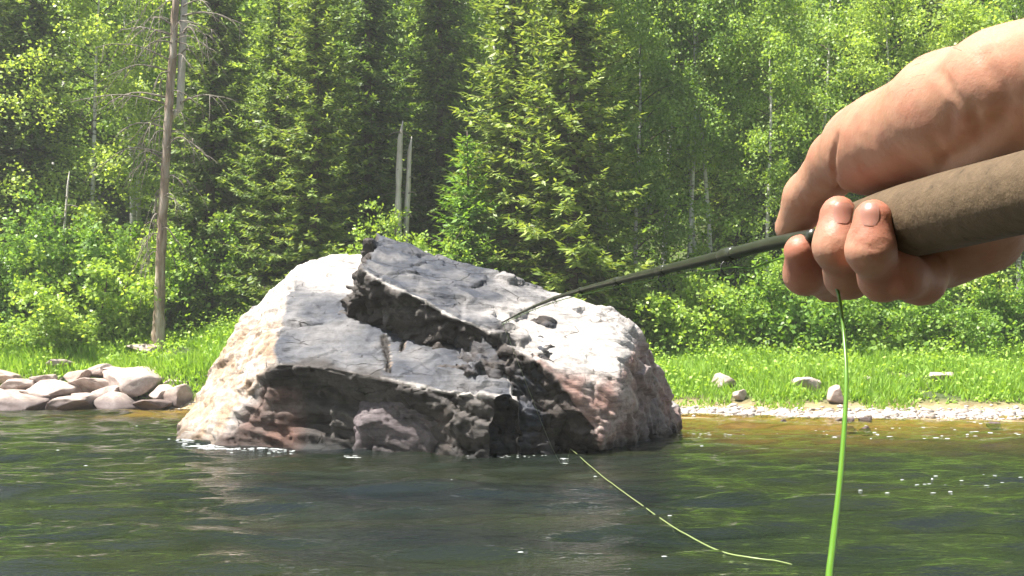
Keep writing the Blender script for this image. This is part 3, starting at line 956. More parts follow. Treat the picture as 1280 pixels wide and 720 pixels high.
SPR, BI, SH = 'spruce_tree', 'birch_tree', 'leafy_shrub'
TREES = [
    # kind, px, depth, height, name, label, category, group, wide
    ('spruce0', 28, 31, 16, SPR, 'dark spruce at the far left edge behind the bank shrubs', 'tree', 1.0),
    ('birch0', 105, 31, 14, BI, 'pale leafy birch between the left edge and the dead pine', 'tree', 1.1),
    ('spruce1', 262, 30.5, 16, SPR, 'shaded spruce just right of the dead pine', 'tree', 1.0),
    ('birch2', 325, 33, 12.5, BI, 'bushy pale green birch between dead pine and tall pointed spruce', 'tree', 1.15),
    ('spruce2', 342, 29.4, 12.4, SPR, 'narrow spruce left of the tall pointed spruce', 'tree', 0.95),
    ('spruce0', 392, 28.6, 13.2, SPR, 'tall pointed spruce above the left end of the boulder', 'tree', 1.05),
    ('spruce1', 458, 31.5, 17, SPR, 'dark spruce left of the two bare pale trunks', 'tree', 1.0),
    ('spruce3', 548, 33, 18, SPR, 'tall spruce right of the two bare pale trunks', 'tree', 1.0),
    ('young0', 583, 28.5, 6.4, 'young_spruce', 'small bright young spruce behind the boulder crest', 'tree', 1.1),
    ('spruce2', 640, 30, 15, SPR, 'spruce with drooping boughs above the boulder slope', 'tree', 1.1),
    ('spruce0', 715, 28.5, 16, SPR, 'broad dark spruce left of the bright birches', 'tree', 1.15),
    ('birch1', 597, 37, 19, BI, 'slender birch with white stem high above the young spruce', 'tree', 1.0),
    ('birch0', 800, 30.5, 13.5, BI, 'bright birch rising behind the right shoulder of the boulder', 'tree', 1.0),
    ('birch3', 762, 31, 13, BI, 'thin birch stem beside the broad dark spruce', 'tree', 1.0),
    ('birch1', 826, 33, 17, BI, 'tall yellow-green birch above the rod', 'tree', 1.0),
    ('birch3', 864, 31, 15, BI, 'leftmost of three white birch stems over the rod', 'tree', 0.9),
    ('birch1', 875, 31.6, 15, BI, 'middle of three white birch stems over the rod', 'tree', 0.9),
    ('birch3', 887, 31.2, 14.5, BI, 'rightmost of three white birch stems over the rod', 'tree', 0.9),
    ('spruce2', 925, 35, 13.5, SPR, 'narrow spruce among birches left of the thumb', 'tree', 1.0),
    ('birch0', 965, 30, 12.5, BI, 'bright birch directly left of the hand', 'tree', 1.0),
    ('spruce3', 1048, 37, 20, SPR, 'tall dark spruce above the thumb', 'tree', 1.0),
    ('birch2', 1015, 33, 13, BI, 'yellow-green birch in front of the tall dark spruce', 'tree', 1.0),
    ('spruce1', 1135, 39, 19, SPR, 'spruce at the top edge above the wrist', 'tree', 1.0),
    ('birch0', 1110, 30, 12.5, BI, 'birch partly hidden behind the fingers', 'tree', 1.0),
    ('spruce0', 1235, 34, 17, SPR, 'spruce at the far right edge behind the forearm', 'tree', 1.0),
    ('birch2', 1190, 28, 10.5, BI, 'low birch under the cork grip', 'tree', 1.0),
    ('birch0', 1280, 29, 12, BI, 'birch at the right edge below the forearm', 'tree', 1.0),
    ('birch0', 160, 36, 17, BI, 'hazy pale birch behind the dead pine', 'tree', 1.1),
    ('birch1', 55, 40, 19, BI, 'pale birch high above the left edge', 'tree', 1.1),
    ('spruce2', -35, 30, 14, SPR, 'spruce cut by the left picture edge', 'tree', 1.0),
    ('shrub1', 12, 27.9, 4.2, SH, 'large leafy shrub at the left edge of the bank', 'shrub', 1.1),
    ('shrub1', 78, 28.5, 4.6, SH, 'tallest leafy shrub on the left bank', 'shrub', 1.1),
    ('shrub0', 128, 27.7, 3.6, SH, 'rounded leafy shrub left of the dead pine', 'shrub', 1.1),
    ('shrub0', 165, 29.2, 4.0, SH, 'leafy shrub touching the dead pine trunk', 'shrub', 1.0),
    ('shrub2', 60, 26.7, 1.8, SH, 'low shrub in the grass of the left bank', 'shrub', 1.2),
    ('shrub0', 248, 29.7, 3.4, SH, 'dark leafy shrub between dead pine and boulder', 'shrub', 1.1),
    ('shrub1', 305, 29.7, 3.8, SH, 'leafy shrub behind the white left face of the boulder', 'shrub', 1.1),
    ('shrub0', 545, 29.7, 3.8, SH, 'bright shrub beside the young spruce', 'shrub', 0.9),
    ('shrub1', 503, 27.4, 4.3, SH, 'leafy shrub at the foot of the two bare pale trunks', 'shrub', 1.0),
    ('shrub0', 832, 29.1, 3.6, SH, 'bright shrub against the right end of the boulder', 'shrub', 1.1),
    ('shrub2', 880, 28.5, 2.6, SH, 'shrub below the middle of the rod', 'shrub', 1.1),
    ('shrub0', 935, 28.3, 3.2, SH, 'dark hollow shrub under the rod near the fingers', 'shrub', 1.1),
    ('shrub2', 1000, 27.9, 2.7, SH, 'shrub left of the hanging green line', 'shrub', 1.1),
    ('shrub0', 1065, 27.9, 3.0, SH, 'shrub crossed by the hanging green line', 'shrub', 1.1),
    ('shrub1', 1130, 28.1, 3.3, SH, 'shrub below the curled fingers', 'shrub', 1.1),
    ('shrub0', 1195, 27.3, 2.9, SH, 'shrub below the cork grip on the right bank', 'shrub', 1.1),
    ('shrub1', 1262, 26.9, 3.2, SH, 'shrub at the right picture edge', 'shrub', 1.1),
]
for kind, px, d, h, name, label, cat, wide in TREES:
    grp = {'spruce_tree': 'spruces along the far bank', 'birch_tree': 'birches along the far bank', 'young_spruce': None}.get(name, 'shrubs along the far bank')
    plant(kind, px, d, h, name, label, cat, grp, wide=wide)

# bare pale trunks, dead pine
def limb_path(p0, d0, L, sag, g, n=8):
    t = np.linspace(0, 1, n)
    d0 = unit(np.asarray(d0, float))
    return np.asarray(p0) + d0 * (L * t)[:, None] + np.array([0, 0, -1.0]) * (sag * L * t ** 2.2)[:, None] + np.cumsum(g.normal(0, 0.02 * L, (n, 3)), 0) * t[:, None]


def make_snag(px, py_top, d, r, label, seed, lean=0.0):
    g = np.random.default_rng(seed)
    x = (px - 640) / FPX * d; z0 = float(ground_z(np.array([x]), np.array([d]))[0])
    top = pt(px, py_top, d)[2]
    root = empty('bare_trunk', (x, d, z0))
    zz = np.linspace(-0.3, top - z0, 14)
    P = np.stack([lean * zz + 0.03 * np.sin(zz + seed), 0.02 * np.cos(zz * 1.3), zz], -1)
    rr = r * (1 - 0.45 * np.clip(zz / (top - z0), 0, 1)) * g.uniform(.82, 1.15, 14); rr[-1] *= .2; P[-1, 0] += r * .5
    b = Bag(); b.add(*tube(P, rr, 9))
    obj('trunk', b.mesh('bare_trunk', M['snag'], True), root)
    for k in range(9):
        f = g.uniform(0.3, 0.97); az = g.uniform(0, 6.28)
        s = Bag(); s.add(*tube(limb_path((lean * f * (top - z0), 0, f * (top - z0)), (math.cos(az), math.sin(az), 0.2), g.uniform(0.25, 0.9), 0.4, g), np.linspace(0.022, 0.006, 8), 5))
        obj('branch_stub', s.mesh('branch_stub', M['dead_twig'], True), root)
    tag(root, label, 'tree', 'bare pale trunks in the wood')


make_snag(498, 148, 28.9, 0.14, 'taller of two bare pale trunks above the boulder', 1)
make_snag(507, 168, 29.1, 0.12, 'shorter of two bare pale trunks above the boulder', 2, 0.01)
make_snag(75, 212, 28.5, 0.05, 'short thin bare trunk above the left bank shrubs', 3, 0.02)

g = np.random.default_rng(41)
D_P = 27.0
base = pt(197, 430, D_P); base[2] = float(ground_z(base[:1], base[1:2])[0])
pine = tag(empty('dead_pine', base), 'tall dead pine with orange bare trunk and drooping leafless branches', 'tree')
ctrl = [(197, 440), (199, 380), (202, 300), (206, 220), (211, 140), (216, 70), (220, 0), (224, -80), (229, -160)]
path = np.array([pt(px, py, D_P) for px, py in ctrl]) - base
path[0, 2] = -0.3
path_r = np.array([0.20, 0.155, 0.135, 0.125, 0.115, 0.105, 0.095, 0.08, 0.05])
ti = np.linspace(0, 8, 60)
fine = np.stack([np.interp(ti, np.arange(9), path[:, q]) for q in range(3)], -1) + g.normal(0, .008, (60, 3))
b = Bag(); b.add(*tube(fine, np.interp(ti, np.arange(9), path_r) * g.uniform(.90, 1.10, 60), 12))
for a in np.linspace(0, 6.28, 6)[:-1]:
    b.add(*tube(np.array([path[0] + [0, 0, 0.85], path[0] + [0.13 * math.cos(a), 0.13 * math.sin(a), 0.45], path[0] + [0.36 * math.cos(a), 0.36 * math.sin(a), 0.2]]), [0.05, 0.10, 0.05], 6))
obj('trunk', b.mesh('dead_pine_trunk', M['dead_wood'], True), pine)
spar = np.array([pt(px, py, D_P + 0.1) for px, py in ((214, 150), (225, 135), (227, 90), (229, 40), (231, -10), (233, -90))]) - base
b = Bag(); b.add(*tube(spar, [0.05, 0.10, 0.105, 0.10, 0.09, 0.05], 9))
obj('second_leader', b.mesh('second_leader', M['snag'], True), pine)


def pine_branch(p0, p1, r0, sag, twigs, seed):
    gg = np.random.default_rng(seed)
    a = pt(p0[0], p0[1], D_P); e = pt(p1[0], p1[1], D_P + gg.uniform(-0.6, 0.3))
    t = np.linspace(0, 1, 10)
    P = a + (e - a) * t[:, None]
    P[:, 2] += sag * np.sin(t * math.pi) + 0.03 * np.cumsum(gg.normal(0, 1, 10)) * t
    P[:, 1] -= 0.25 * np.sin(t * math.pi) * gg.uniform(0.2, 1)
    bb = Bag(); bb.add(*tube(P - base, np.linspace(r0, 0.008, 10), 6))
    for k in range(twigs):
        i = int(gg.integers(3, 9))
        q = limb_path(P[i] - base, ((e - a)[0] * gg.uniform(-.1, .8), gg.normal(0, .4), gg.uniform(-1.0, -.1)), gg.uniform(0.25, 0.85), 0.5, gg)
        bb.add(*tube(q, np.linspace(0.011, 0.004, 8), 4))
    obj('branch', bb.mesh('pine_branch', M['dead_twig'], True), pine)


BR = [((217, 32), (186, 23), .03, .05, 2), ((214, 44), (150, 42), .028, .10, 5), ((228, 20), (310, 22), .028, .12, 5), ((229, 40), (262, 52), .03, .3, 2), ((229, 42), (256, 78), .028, .45, 2),
      ((226, 68), (258, 88), .028, .3, 2), ((226, 128), (298, 126), .03, .12, 5), ((226, 130), (256, 148), .02, .2, 1), ((209, 122), (120, 140), .03, .25, 7), ((208, 130), (88, 128), .028, .2, 7),
      ((207, 160), (150, 163), .025, .15, 4), ((206, 100), (203, 132), .02, .25, 0), ((213, 90), (140, 88), .026, .15, 5), ((205, 215), (160, 236), .028, .55, 3), ((204, 198), (128, 205), .026, .35, 5),
      ((202, 250), (192, 292), .026, .5, 1), ((200, 268), (182, 330), .028, .45, 1), ((206, 185), (232, 205), .026, .5, 1), ((205, 195), (238, 178), .022, .3, 1), ((203, 250), (228, 268), .024, .35, 0),
      ((206, 225), (236, 240), .022, .25, 1), ((200, 275), (218, 300), .02, .2, 0), ((218, 55), (170, 70), .024, .2, 3), ((229, 8), (262, 2), .024, .12, 3), ((212, 75), (120, 60), .022, .2, 4)]
gx = np.random.default_rng(88)
for _ in range(34):                                         # finer dead twigs all along the trunk
    py = gx.uniform(-20, 330); px = 206 + (215 - py) * 0.066
    sd = gx.choice([-1, 1]); ln = gx.uniform(18, 62) * (1.0 if py < 230 else .6)
    BR.append(((px, py), (px + sd * ln, py + gx.uniform(2, 34)), gx.uniform(.012, .022), gx.uniform(.05, .4), int(gx.integers(2, 6))))
for i, (p0, p1, r0, sag, tw) in enumerate(BR): pine_branch(p0, p1, r0, sag, tw, 500 + i)

# hillside wood plus unseen rows behind the angler, added to block sky: one mass
g = np.random.default_rng(77)
bag_s, bag_b = Bag(), Bag()
trunks = Bag()
for d in (38, 42, 46.5, 52, 58, 65, 73, -9, -12.5, -17):  # negative depths: unseen trees added to cut low sky light
    half = 0.60 * d + 4 if d > 0 else 40
    n = int(2 * half / (2.9 + 0.022 * abs(d)))
    for k in range(n):
        x = -half + 2 * half * (k + g.uniform(0.15, 0.85)) / n
        px = 640 + x / d * FPX
        dd = d + g.uniform(-1.8, 1.8) - (0.15 * np.clip(x, -40, 40) if d < 0 else 0)
        pb = 0.80 if 740 < px < 1010 else 0.66
        birch = g.random() < pb
        kind = ('birch%d' % g.integers(0, 4)) if birch else ('spruce%d' % g.integers(0, 4))
        h0, tm, cm, V, Q = KINDS[kind]
        hh = g.uniform(12, 19); s = hh / h0
        keep = np.flatnonzero(g.random(len(Q)) < (0.08 if d < 0 else 0.27 if d < 50 else 0.19))
        K = V.reshape(-1, 4, 3)[keep]
        ctr = K.mean(1, keepdims=True)
        K = (K - ctr) * (3.0 if d < 0 else 1.85 if d < 50 else 2.3) + ctr
        a = g.uniform(0, 6.28); R = np.array([[math.cos(a), -math.sin(a), 0], [math.sin(a), math.cos(a), 0], [0, 0, 1]])
        W = K.reshape(-1, 3) @ R.T * s + np.array([x, dd, float(ground_z(np.array([x]), np.array([dd]))[0])])
        (bag_b if birch else bag_s).add(W, np.arange(len(W)).reshape(-1, 4))
        zb = float(ground_z(np.array([x]), np.array([dd]))[0])
        trunks.add(*tube(np.array([[x, dd, zb - .3], [x + .1, dd, zb + hh * .5], [x, dd, zb + hh * .95]]), [.13, .09, .02], 6))
wood = trunks.mesh('hillside_wood', M['birch_bark'], True)
Vt = np.concatenate(trunks.v); nT = len(Vt)
Fq, Ft = np.concatenate(trunks.q), np.concatenate(trunks.t)
Vs = np.concatenate(bag_s.v); Qs = np.concatenate(bag_s.q); Vb = np.concatenate(bag_b.v); Qb = np.concatenate(bag_b.q)
me = mesh_np('hillside_wood', np.concatenate([Vt, Vs, Vb]), [Fq, Qs + nT, Qb + nT + len(Vs), Ft])
for m_ in ('birch_bark', 'spruce', 'birch'): me.materials.append(M[m_])
mi = np.concatenate([np.zeros(len(Fq)), np.ones(len(Qs)), np.full(len(Qb), 2), np.zeros(len(Ft))]).astype(np.int32)
me.polygons.foreach_set('material_index', mi)
bpy.data.meshes.remove(wood)
tag(obj('hillside_wood', me), 'mixed spruce and birch wood on the river slopes, with unseen sky-blocking rows added behind the angler', 'forest', kind='stuff')

BANK_STONES = [(903, 484, .62, .34), (1005, 489, .78, .42), (1081, 481, .42, .24), (1174, 478, .95, .28), (1045, 503, .5, .36), (925, 500, .4, .24)]
BANK_POS = [ground_hit(a, b) for a, b, _, _ in BANK_STONES]


def clear_of_stones(x, y):
    k = np.ones(len(x), bool)
    for p, (_, _, w, _) in zip(BANK_POS, BANK_STONES): k &= ~((np.abs(x - p[0]) < w * .55) & (y > p[1] - .75) & (y < p[1] + w * .4))
    return k


# grass on the bank and leafy undergrowth below the trees
def grass_patch(n, seed, tlo, thi, hlo, hhi, w, xlo=-15, xhi=15):
    g = np.random.default_rng(seed)
    x = g.uniform(xlo, xhi, n); t = tlo + (thi - tlo) * g.random(n) ** 1.1
    y = shore_y(x) + t
    dens = gnoise(np.stack([x * .6, y * .6, np.zeros(n)], -1))
    k = (dens > -0.30 + 0.25 * (t < tlo + 0.6)) & clear_of_stones(x, y)
    x, y, t, dens = x[k], y[k], t[k], dens[k]; n = len(x)
    B = np.stack([x, y, ground_z(x, y) - 0.02], -1)
    d = unit(np.stack([g.normal(0, .5, n), g.normal(-.1, .5, n), np.ones(n)], -1))
    az = g.uniform(0, 6.28, n)
    s = unit(np.cross(d, np.stack([np.cos(az), np.sin(az), np.zeros(n)], -1)))
    ln = g.uniform(hlo, hhi, n) * (0.8 + 0.8 * np.clip(dens, -.5, .6)) * sstep(tlo - .4, tlo + 1.2, t)
    return kites(B, d, s, ln, np.full(n, w) * g.uniform(.7, 1.4, n), .1)


Va, Qa = grass_patch(80000, 1, .50, 8.5, .25, .65, .028)
Vb, Qb = grass_patch(22000, 2, .7, 8.5, .25, .65, .06)
tag(obj('grass', mesh_np('grass', np.concatenate([Va, Vb]), [np.concatenate([Qa, Qb + len(Va)])], M['grass'])), 'bright green grass along the far bank', 'grass', kind='stuff')
g = np.random.default_rng(19)
n = 36000
x = g.uniform(-15, 15, n); t = 1.0 + 7.5 * g.random(n); y = shore_y(x) + t
k = (gnoise(np.stack([x * .8, y * .8, np.zeros(n) + 8], -1)) > -.12) & clear_of_stones(x, y)
x, y, t = x[k], y[k], t[k]; n = len(x)
P = np.stack([x, y, ground_z(x, y) + g.uniform(.10, .50, n) * sstep(.6, 2.2, t) * (1 + np.clip(3.0 * gnoise(np.stack([x * .9, y * .9, np.zeros(n) + 2], -1)), -.6, 1.7))], -1)
V, Q = leaf_cloud(g, P, 0.085, 1.1)
tag(obj('weeds', mesh_np('weeds', V, Q, M['grass'])), 'broad leaved weeds mixed into the bank grass', 'weeds', kind='stuff')
g = np.random.default_rng(9)
n = 60000
x = g.uniform(-22, 22, n); y = shore_y(x) + g.uniform(5.5, 26, n)
P = np.stack([x, y, ground_z(x, y) + np.abs(g.normal(0, .5, n)) * (0.5 + 1.2 * np.clip(gnoise(np.stack([x * .5, y * .5, np.zeros(n) + 3], -1)) + .3, 0, 1))], -1)
V, Q = leaf_cloud(g, P, 0.15, 0.8)
tag(obj('undergrowth', mesh_np('undergrowth', V, Q, M['under'])), 'leafy undergrowth below the trees', 'undergrowth', kind='stuff')

# ------------------------------------------------------------------ stones and gravel on the banks
def ico(sub):
    import bmesh
    bm = bmesh.new(); bmesh.ops.create_icosphere(bm, subdivisions=sub, radius=1.0)
    V = np.array([v.co[:] for v in bm.verts]); F = np.array([[v.index for v in f.verts] for f in bm.faces]); bm.free()
    return V, F


def stone_material(name, lo, mid, hi, wetline=True):
    m, nt, out = new_mat(name)
    geo = nt.nodes.new('ShaderNodeNewGeometry'); pos = geo.outputs['Position']
    n = noise_tex(nt, 4.5, 8, 0.68, vec=pos)
    n2 = noise_tex(nt, 1.1, 4, 0.6, vec=pos)
    oi = nt.nodes.new('ShaderNodeObjectInfo')
    c = ramp(nt, n, [(0.3, lo), (0.5, mid), (0.7, hi)])
    c = mixc(nt, 0.7, c, ramp(nt, oi.outputs['Random'], [(0, (0.8, 0.75, 0.72)), (0.5, (1, 0.97, 0.95)), (1, (1.0, 0.88, 0.80))]), 'MULTIPLY')
    # the damp, algae-dark band the river leaves above its surface
    sep = nt.nodes.new('ShaderNodeSeparateXYZ'); nt.links.new(pos, sep.inputs[0])
    ad = N(nt, 'ShaderNodeMath', operation='MULTIPLY_ADD'); nt.links.new(n2, ad.inputs[0]); ad.inputs[1].default_value = -0.25; nt.links.new(sep.outputs[2], ad.inputs[2])
    mr = N(nt, 'ShaderNodeMapRange'); mr.inputs[1].default_value = 0.05; mr.inputs[2].default_value = 0.22; nt.links.new(ad.outputs[0], mr.inputs[0])
    c = mixc(nt, mr.outputs[0], mixc(nt, 1.0, c, (0.27, 0.25, 0.27), 'MULTIPLY'), c)
    p = N(nt, 'ShaderNodeBsdfPrincipled', Roughness=0.75); nt.links.new(c, p.inputs['Base Color'])
    b = N(nt, 'ShaderNodeBump', Strength=0.6, Distance=0.04); nt.links.new(n, b.inputs['Height']); nt.links.new(b.outputs[0], p.inputs['Normal'])
    nt.links.new(p.outputs[0], out.inputs[0])
    return m


M['stone'] = stone_material('bank_stone', (0.20, 0.155, 0.135), (0.36, 0.295, 0.265), (0.46, 0.405, 0.37))
V0, F0 = ico(4)
STONES = []
for k in range(7):
    g = np.random.default_rng(60 + k)
    V = V0.copy()
    for _ in range(16):                                       # chop facets
        n = unit(g.normal(0, 1, 3)); c = g.uniform(0.5, 0.86)
        ex = V @ n - c
        V = V - np.where(ex > 0, ex * 0.985, 0)[:, None] * n
    V = V + unit(V) * (0.09 * fbm(V * 1.2 + k * 9, 2) + 0.035 * fbm(V * 4 + k, 4))[:, None]
    STONES.append(mesh_np('stone', V, F0, M['stone'], True))


def stone(k, x, y, z, sx, sy, sz, rz, label, group):
    o = obj('stone', STONES[k % 7])
    o.location = (x, y, z); o.scale = (sx, sy, sz); o.rotation_euler = (random.uniform(-.2, .2), random.uniform(-.2, .2), rz)
    return tag(o, label, 'stone', group)


def stone_px(k, px, py, d, w, hgt, label, group, rz=None, depth=None):
    """A stone whose foot stands at photo pixel (px, py), w x hgt metres."""
    p = pt(px, py, d)
    up = .35 if group == 'stones of the right bank' and py < 500 else .18
    return stone(k, p[0], p[1], p[2] + hgt * up, w / 2, (depth or w) / 2, hgt * 0.62, random.uniform(-.5, .5) if rz is None else rz, label, group)


G1 = 'stones of the left bank'
def flat(w, h): return w * 1.18, h * .9
for k, px, py, d, w, h, lab in (
        (0, 20, 486, 23.6, 1.0, .42, 'pale rounded stone at the left edge of the bank'),
        (1, 70, 492, 23.4, 1.3, .50, 'large pale stone near the left edge above the waterline'),
        (2, 118, 486, 23.6, 1.2, .55, 'pale stone in the middle of the left bank'),
        (3, 172, 482, 23.7, 1.7, .72, 'largest white stone of the left bank'),
        (4, 205, 494, 23.2, .8, .40, 'pinkish stone right of the largest white stone'),
        (5, 222, 500, 22.9, .7, .55, 'reddish stone against the left foot of the boulder'),
        (6, 30, 507, 22.6, 1.5, .42, 'dark flat stone at the waterline by the left edge'),
        (0, 90, 508, 22.5, 1.4, .42, 'dark wet stone at the waterline below the pale stones'),
        (1, 148, 509, 22.4, 1.0, .46, 'dark angular stone at the waterline below the largest white stone'),
        (2, 188, 508, 22.5, .8, .34, 'small pale stone at the waterline near the boulder'),
        (3, 232, 466, 24.6, .55, .26, 'small white stone in grass beside the boulder'),
        (4, 76, 457, 25.0, .75, .28, 'pale stone lying in the grass of the left bank'),
        (5, 126, 466, 24.3, .8, .30, 'grey stone at the upper rim of the left bank'),
        (6, 100, 472, 24.0, .7, .30, 'tan stone between grass and pale bank stones'),
        (2, 150, 468, 24.2, .9, .34, 'white stone above the largest bank stone'),
        (1, 196, 472, 24.2, .8, .34, 'pale stone below the dead pine'),
        (0, 8, 474, 24.2, .9, .34, 'grey stone at the grass edge on the far left'),
        (3, 55, 478, 23.9, .8, .32, 'tan stone between two pale left bank stones'),
        (2, 45, 497, 23.1, .9, .36, 'pink stone squeezed between the pale stones at left'),
        (6, 138, 497, 23.1, .9, .38, 'tan slab under the largest white stone'),
        (3, 108, 500, 22.9, .7, .3, 'small tan stone wedged above the wet stones'),
        (0, 216, 483, 23.8, .8, .3, 'low pale stone between bank and boulder'),
        (1, 238, 492, 23.6, .8, .34, 'stone half hidden behind the left boulder foot'),
        (5, 186, 437, 26.6, 1.1, .22, 'pale flat slab lying in the grass at the dead pine foot'),
        (4, -10, 500, 23.0, 1.2, .5, 'wet stone cut by the left picture edge')):
    stone_px(k, px, py, d, *flat(w, h), lab, G1)
G2 = 'stones of the right bank'
for k, px, py, d, w, h, lab in (
        (6, 950, 504, 21.9, .36, .26, 'small grey stone on the gravel strip'),
        (1, 1000, 508, 21.7, .7, .2, 'low white stone on the gravel below the larger pale stone'),
        (2, 1054, 528, 19.3, .42, .17, 'brown stone in the shallows behind the hanging line'),
        (3, 1082, 527, 19.4, .38, .15, 'brown flat stone in the shallows right of the line'),
        (4, 1063, 543, 17.9, .40, .22, 'pale stone in the water touching the line'),
        (5, 1081, 544, 17.8, .32, .22, 'round pale stone in the water right of the line'),
        (6, 1243, 535, 18.5, .30, .16, 'lone small stone in the shallows at right'),
        (0, 978, 529, 19.3, .16, .12, 'tiny round stone in the shallows left of the line')):
    stone_px(k, px, py, d, w, h, lab, G2)

for k, p, (_, _, w, hgt), lab in zip(range(6), BANK_POS, BANK_STONES, (
        'pale stone in the grass nearest the boulder on the right bank', 'larger pale stone in the grass left of the hanging line',
        'small pale stone in the grass right of the hanging line', 'long flat pale stone in the grass at right',
        'grey stone at the edge of grass and gravel behind the line', 'flat stone on the gravel below the pale grass stone')):
    stone(k + 1, p[0], p[1], p[2] + hgt * .42, w / 2, w / 2.4, hgt * .62, 0.2 * k, lab, G2)

# gravel: far too many pebbles to count
Vp, Fp = ico(1)
g = np.random.default_rng(15)
bag = Bag()
n = 5200
x = np.concatenate([g.uniform(2.2, 15, n), g.uniform(-15, -4.5, 1100)])
t = np.concatenate([g.normal(0.28, .20, n), g.uniform(-.2, 2.2, 1100)])
y = shore_y(x) + t; z = ground_z(x, y)
for i in range(len(x)):
    s = g.uniform(.018, .05) if g.random() < .95 else g.uniform(.06, .11)
    V = Vp * (1 + 0.22 * g.normal(0, 1, (len(Vp), 1))) * s * np.array([1.25, 1, .62])
    a = g.uniform(0, 6.28); R = np.array([[math.cos(a), -math.sin(a), 0], [math.sin(a), math.cos(a), 0], [0, 0, 1]])
    bag.add(V @ R.T + np.array([x[i], y[i], z[i] + s * .25]), Fp)
m, nt, out = new_mat('gravel')
geo = nt.nodes.new('ShaderNodeNewGeometry')
p = N(nt, 'ShaderNodeBsdfPrincipled', Roughness=0.8)
nt.links.new(ramp(nt, geo.outputs['Random Per Island'], [(0, (0.22, 0.18, 0.15)), (0.3, (0.34, 0.295, 0.265)), (1, (0.46, 0.42, 0.39))]), p.inputs['Base Color'])
nt.links.new(p.outputs[0], out.inputs[0])
tag(obj('gravel', bag.mesh('gravel', m)), 'strip of pale gravel along the far waterline', 'gravel', kind='stuff')

# foam flecks: where the current breaks on the boulder, on the riffle and loose on the river
g = np.random.default_rng(22)
bag = Bag()
def fleck(x, y, rx, ry):
    n = 9; a = np.linspace(0, 6.283, n, endpoint=False)
    r = g.uniform(.55, 1.2, n)
    z = water_at(x, y)
    h = 0.3 * min(rx, ry) + 0.002
    ring = np.stack([x + rx * r * np.cos(a), y + ry * r * np.sin(a), np.full(n, z + .001)], -1)
    top = np.stack([x + .6 * rx * r * np.cos(a), y + .6 * ry * r * np.sin(a), np.full(n, z + h)], -1)
    V = np.concatenate([ring, top, [[x, y, z + h * 1.15]]])
    j = np.arange(n); k = (j + 1) % n
    bag.add(V, [np.stack([j, k, n + k, n + j], -1), np.stack([n + j, n + k, np.full(n, 2 * n)], -1)])
def foam_line(pts, n, w):
    pts = np.array(pts)
    for _ in range(n):
        u = g.random() * (len(pts) - 1); i = int(u); px, py = pts[i] + (pts[i + 1] - pts[i]) * (u - i)
        d = FPX * CAM_H / (py + g.normal(0, 1.0) - 430)
        fleck((px - 640) / FPX * d + g.normal(0, .02), d, g.uniform(.02, .09) * w, g.uniform(.006, .018) * w)
foam_line([(214, 548), (240, 555), (290, 561)], 150, .8)
foam_line([(290, 562), (366, 565)], 60, .6)
foam_line([(420, 568), (450, 570)], 10, .6)
foam_line([(575, 570), (640, 570), (690, 571)], 22, .35)
foam_line([(700, 572), (712, 580)], 8, .6)
foam_line([(850, 543), (950, 541), (1040, 546)], 60, .5)
for _ in range(170):
    x, y = g.normal(6.5, 1.0), g.normal(10.6, .38)
    fleck(x, y, g.uniform(.006, .035), g.uniform(.004, .010))
for _ in range(60):
    x, y = g.uniform(5, 9.6), g.uniform(15.0, 18.6)
    fleck(x, y, g.uniform(.01, .06), g.uniform(.008, .02))
for _ in range(34):
    y = g.uniform(6.5, 20); x = g.uniform(-.55, .55) * y
    s = g.uniform(.25, 1) ** 1.5
    fleck(x, y, .032 * s, .010 * s)
m, nt, out = new_mat('foam')
p = N(nt, 'ShaderNodeBsdfPrincipled', Roughness=0.6); p.inputs['Base Color'].default_value = (0.55, 0.58, 0.58, 1)
nt.links.new(p.outputs[0], out.inputs[0])
tag(obj('foam', bag.mesh('foam', m, True)), 'white foam flecks drifting on the river', 'foam', kind='stuff')

# thin summer haze in the valley air
import bmesh
bm = bmesh.new(); bmesh.ops.create_cube(bm, size=1.0)
hz = bpy.data.meshes.new('haze'); bm.to_mesh(hz); bm.free()
m, nt, out = new_mat('haze')
pv = nt.nodes.new('ShaderNodeVolumePrincipled'); pv.inputs['Density'].default_value = 0.0013
pv.inputs['Color'].default_value = (0.93, 0.97, 0.95, 1); pv.inputs['Anisotropy'].default_value = 0.2
nt.links.new(pv.outputs[0], out.inputs['Volume'])
hz.materials.append(m)
ho = obj('haze', hz); ho.location = (0, 130, 53.7); ho.scale = (860, 800, 112.6)
tag(ho, 'thin pale summer haze over the river', 'haze', kind='stuff')

# ------------------------------------------------------------------ hand, rod, lines
def rod_depth(px): return 0.1815 / ((px - 640) / FPX + 0.099)


HS = {'wrist_a': pt(1252, 104, .332), 'wrist_b': pt(1262, 190, .352)}


def cone(P, a, b, ra, rb):
    a = [float(q) for q in a]; ab = [float(q) - w for q, w in zip(b, a)]
    x, y, z = P[0] - a[0], P[1] - a[1], P[2] - a[2]
    t = np.clip((x * ab[0] + y * ab[1] + z * ab[2]) / (ab[0] ** 2 + ab[1] ** 2 + ab[2] ** 2), 0, 1)
    return np.sqrt((x - t * ab[0]) ** 2 + (y - t * ab[1]) ** 2 + (z - t * ab[2]) ** 2) - (ra + (rb - ra) * t)


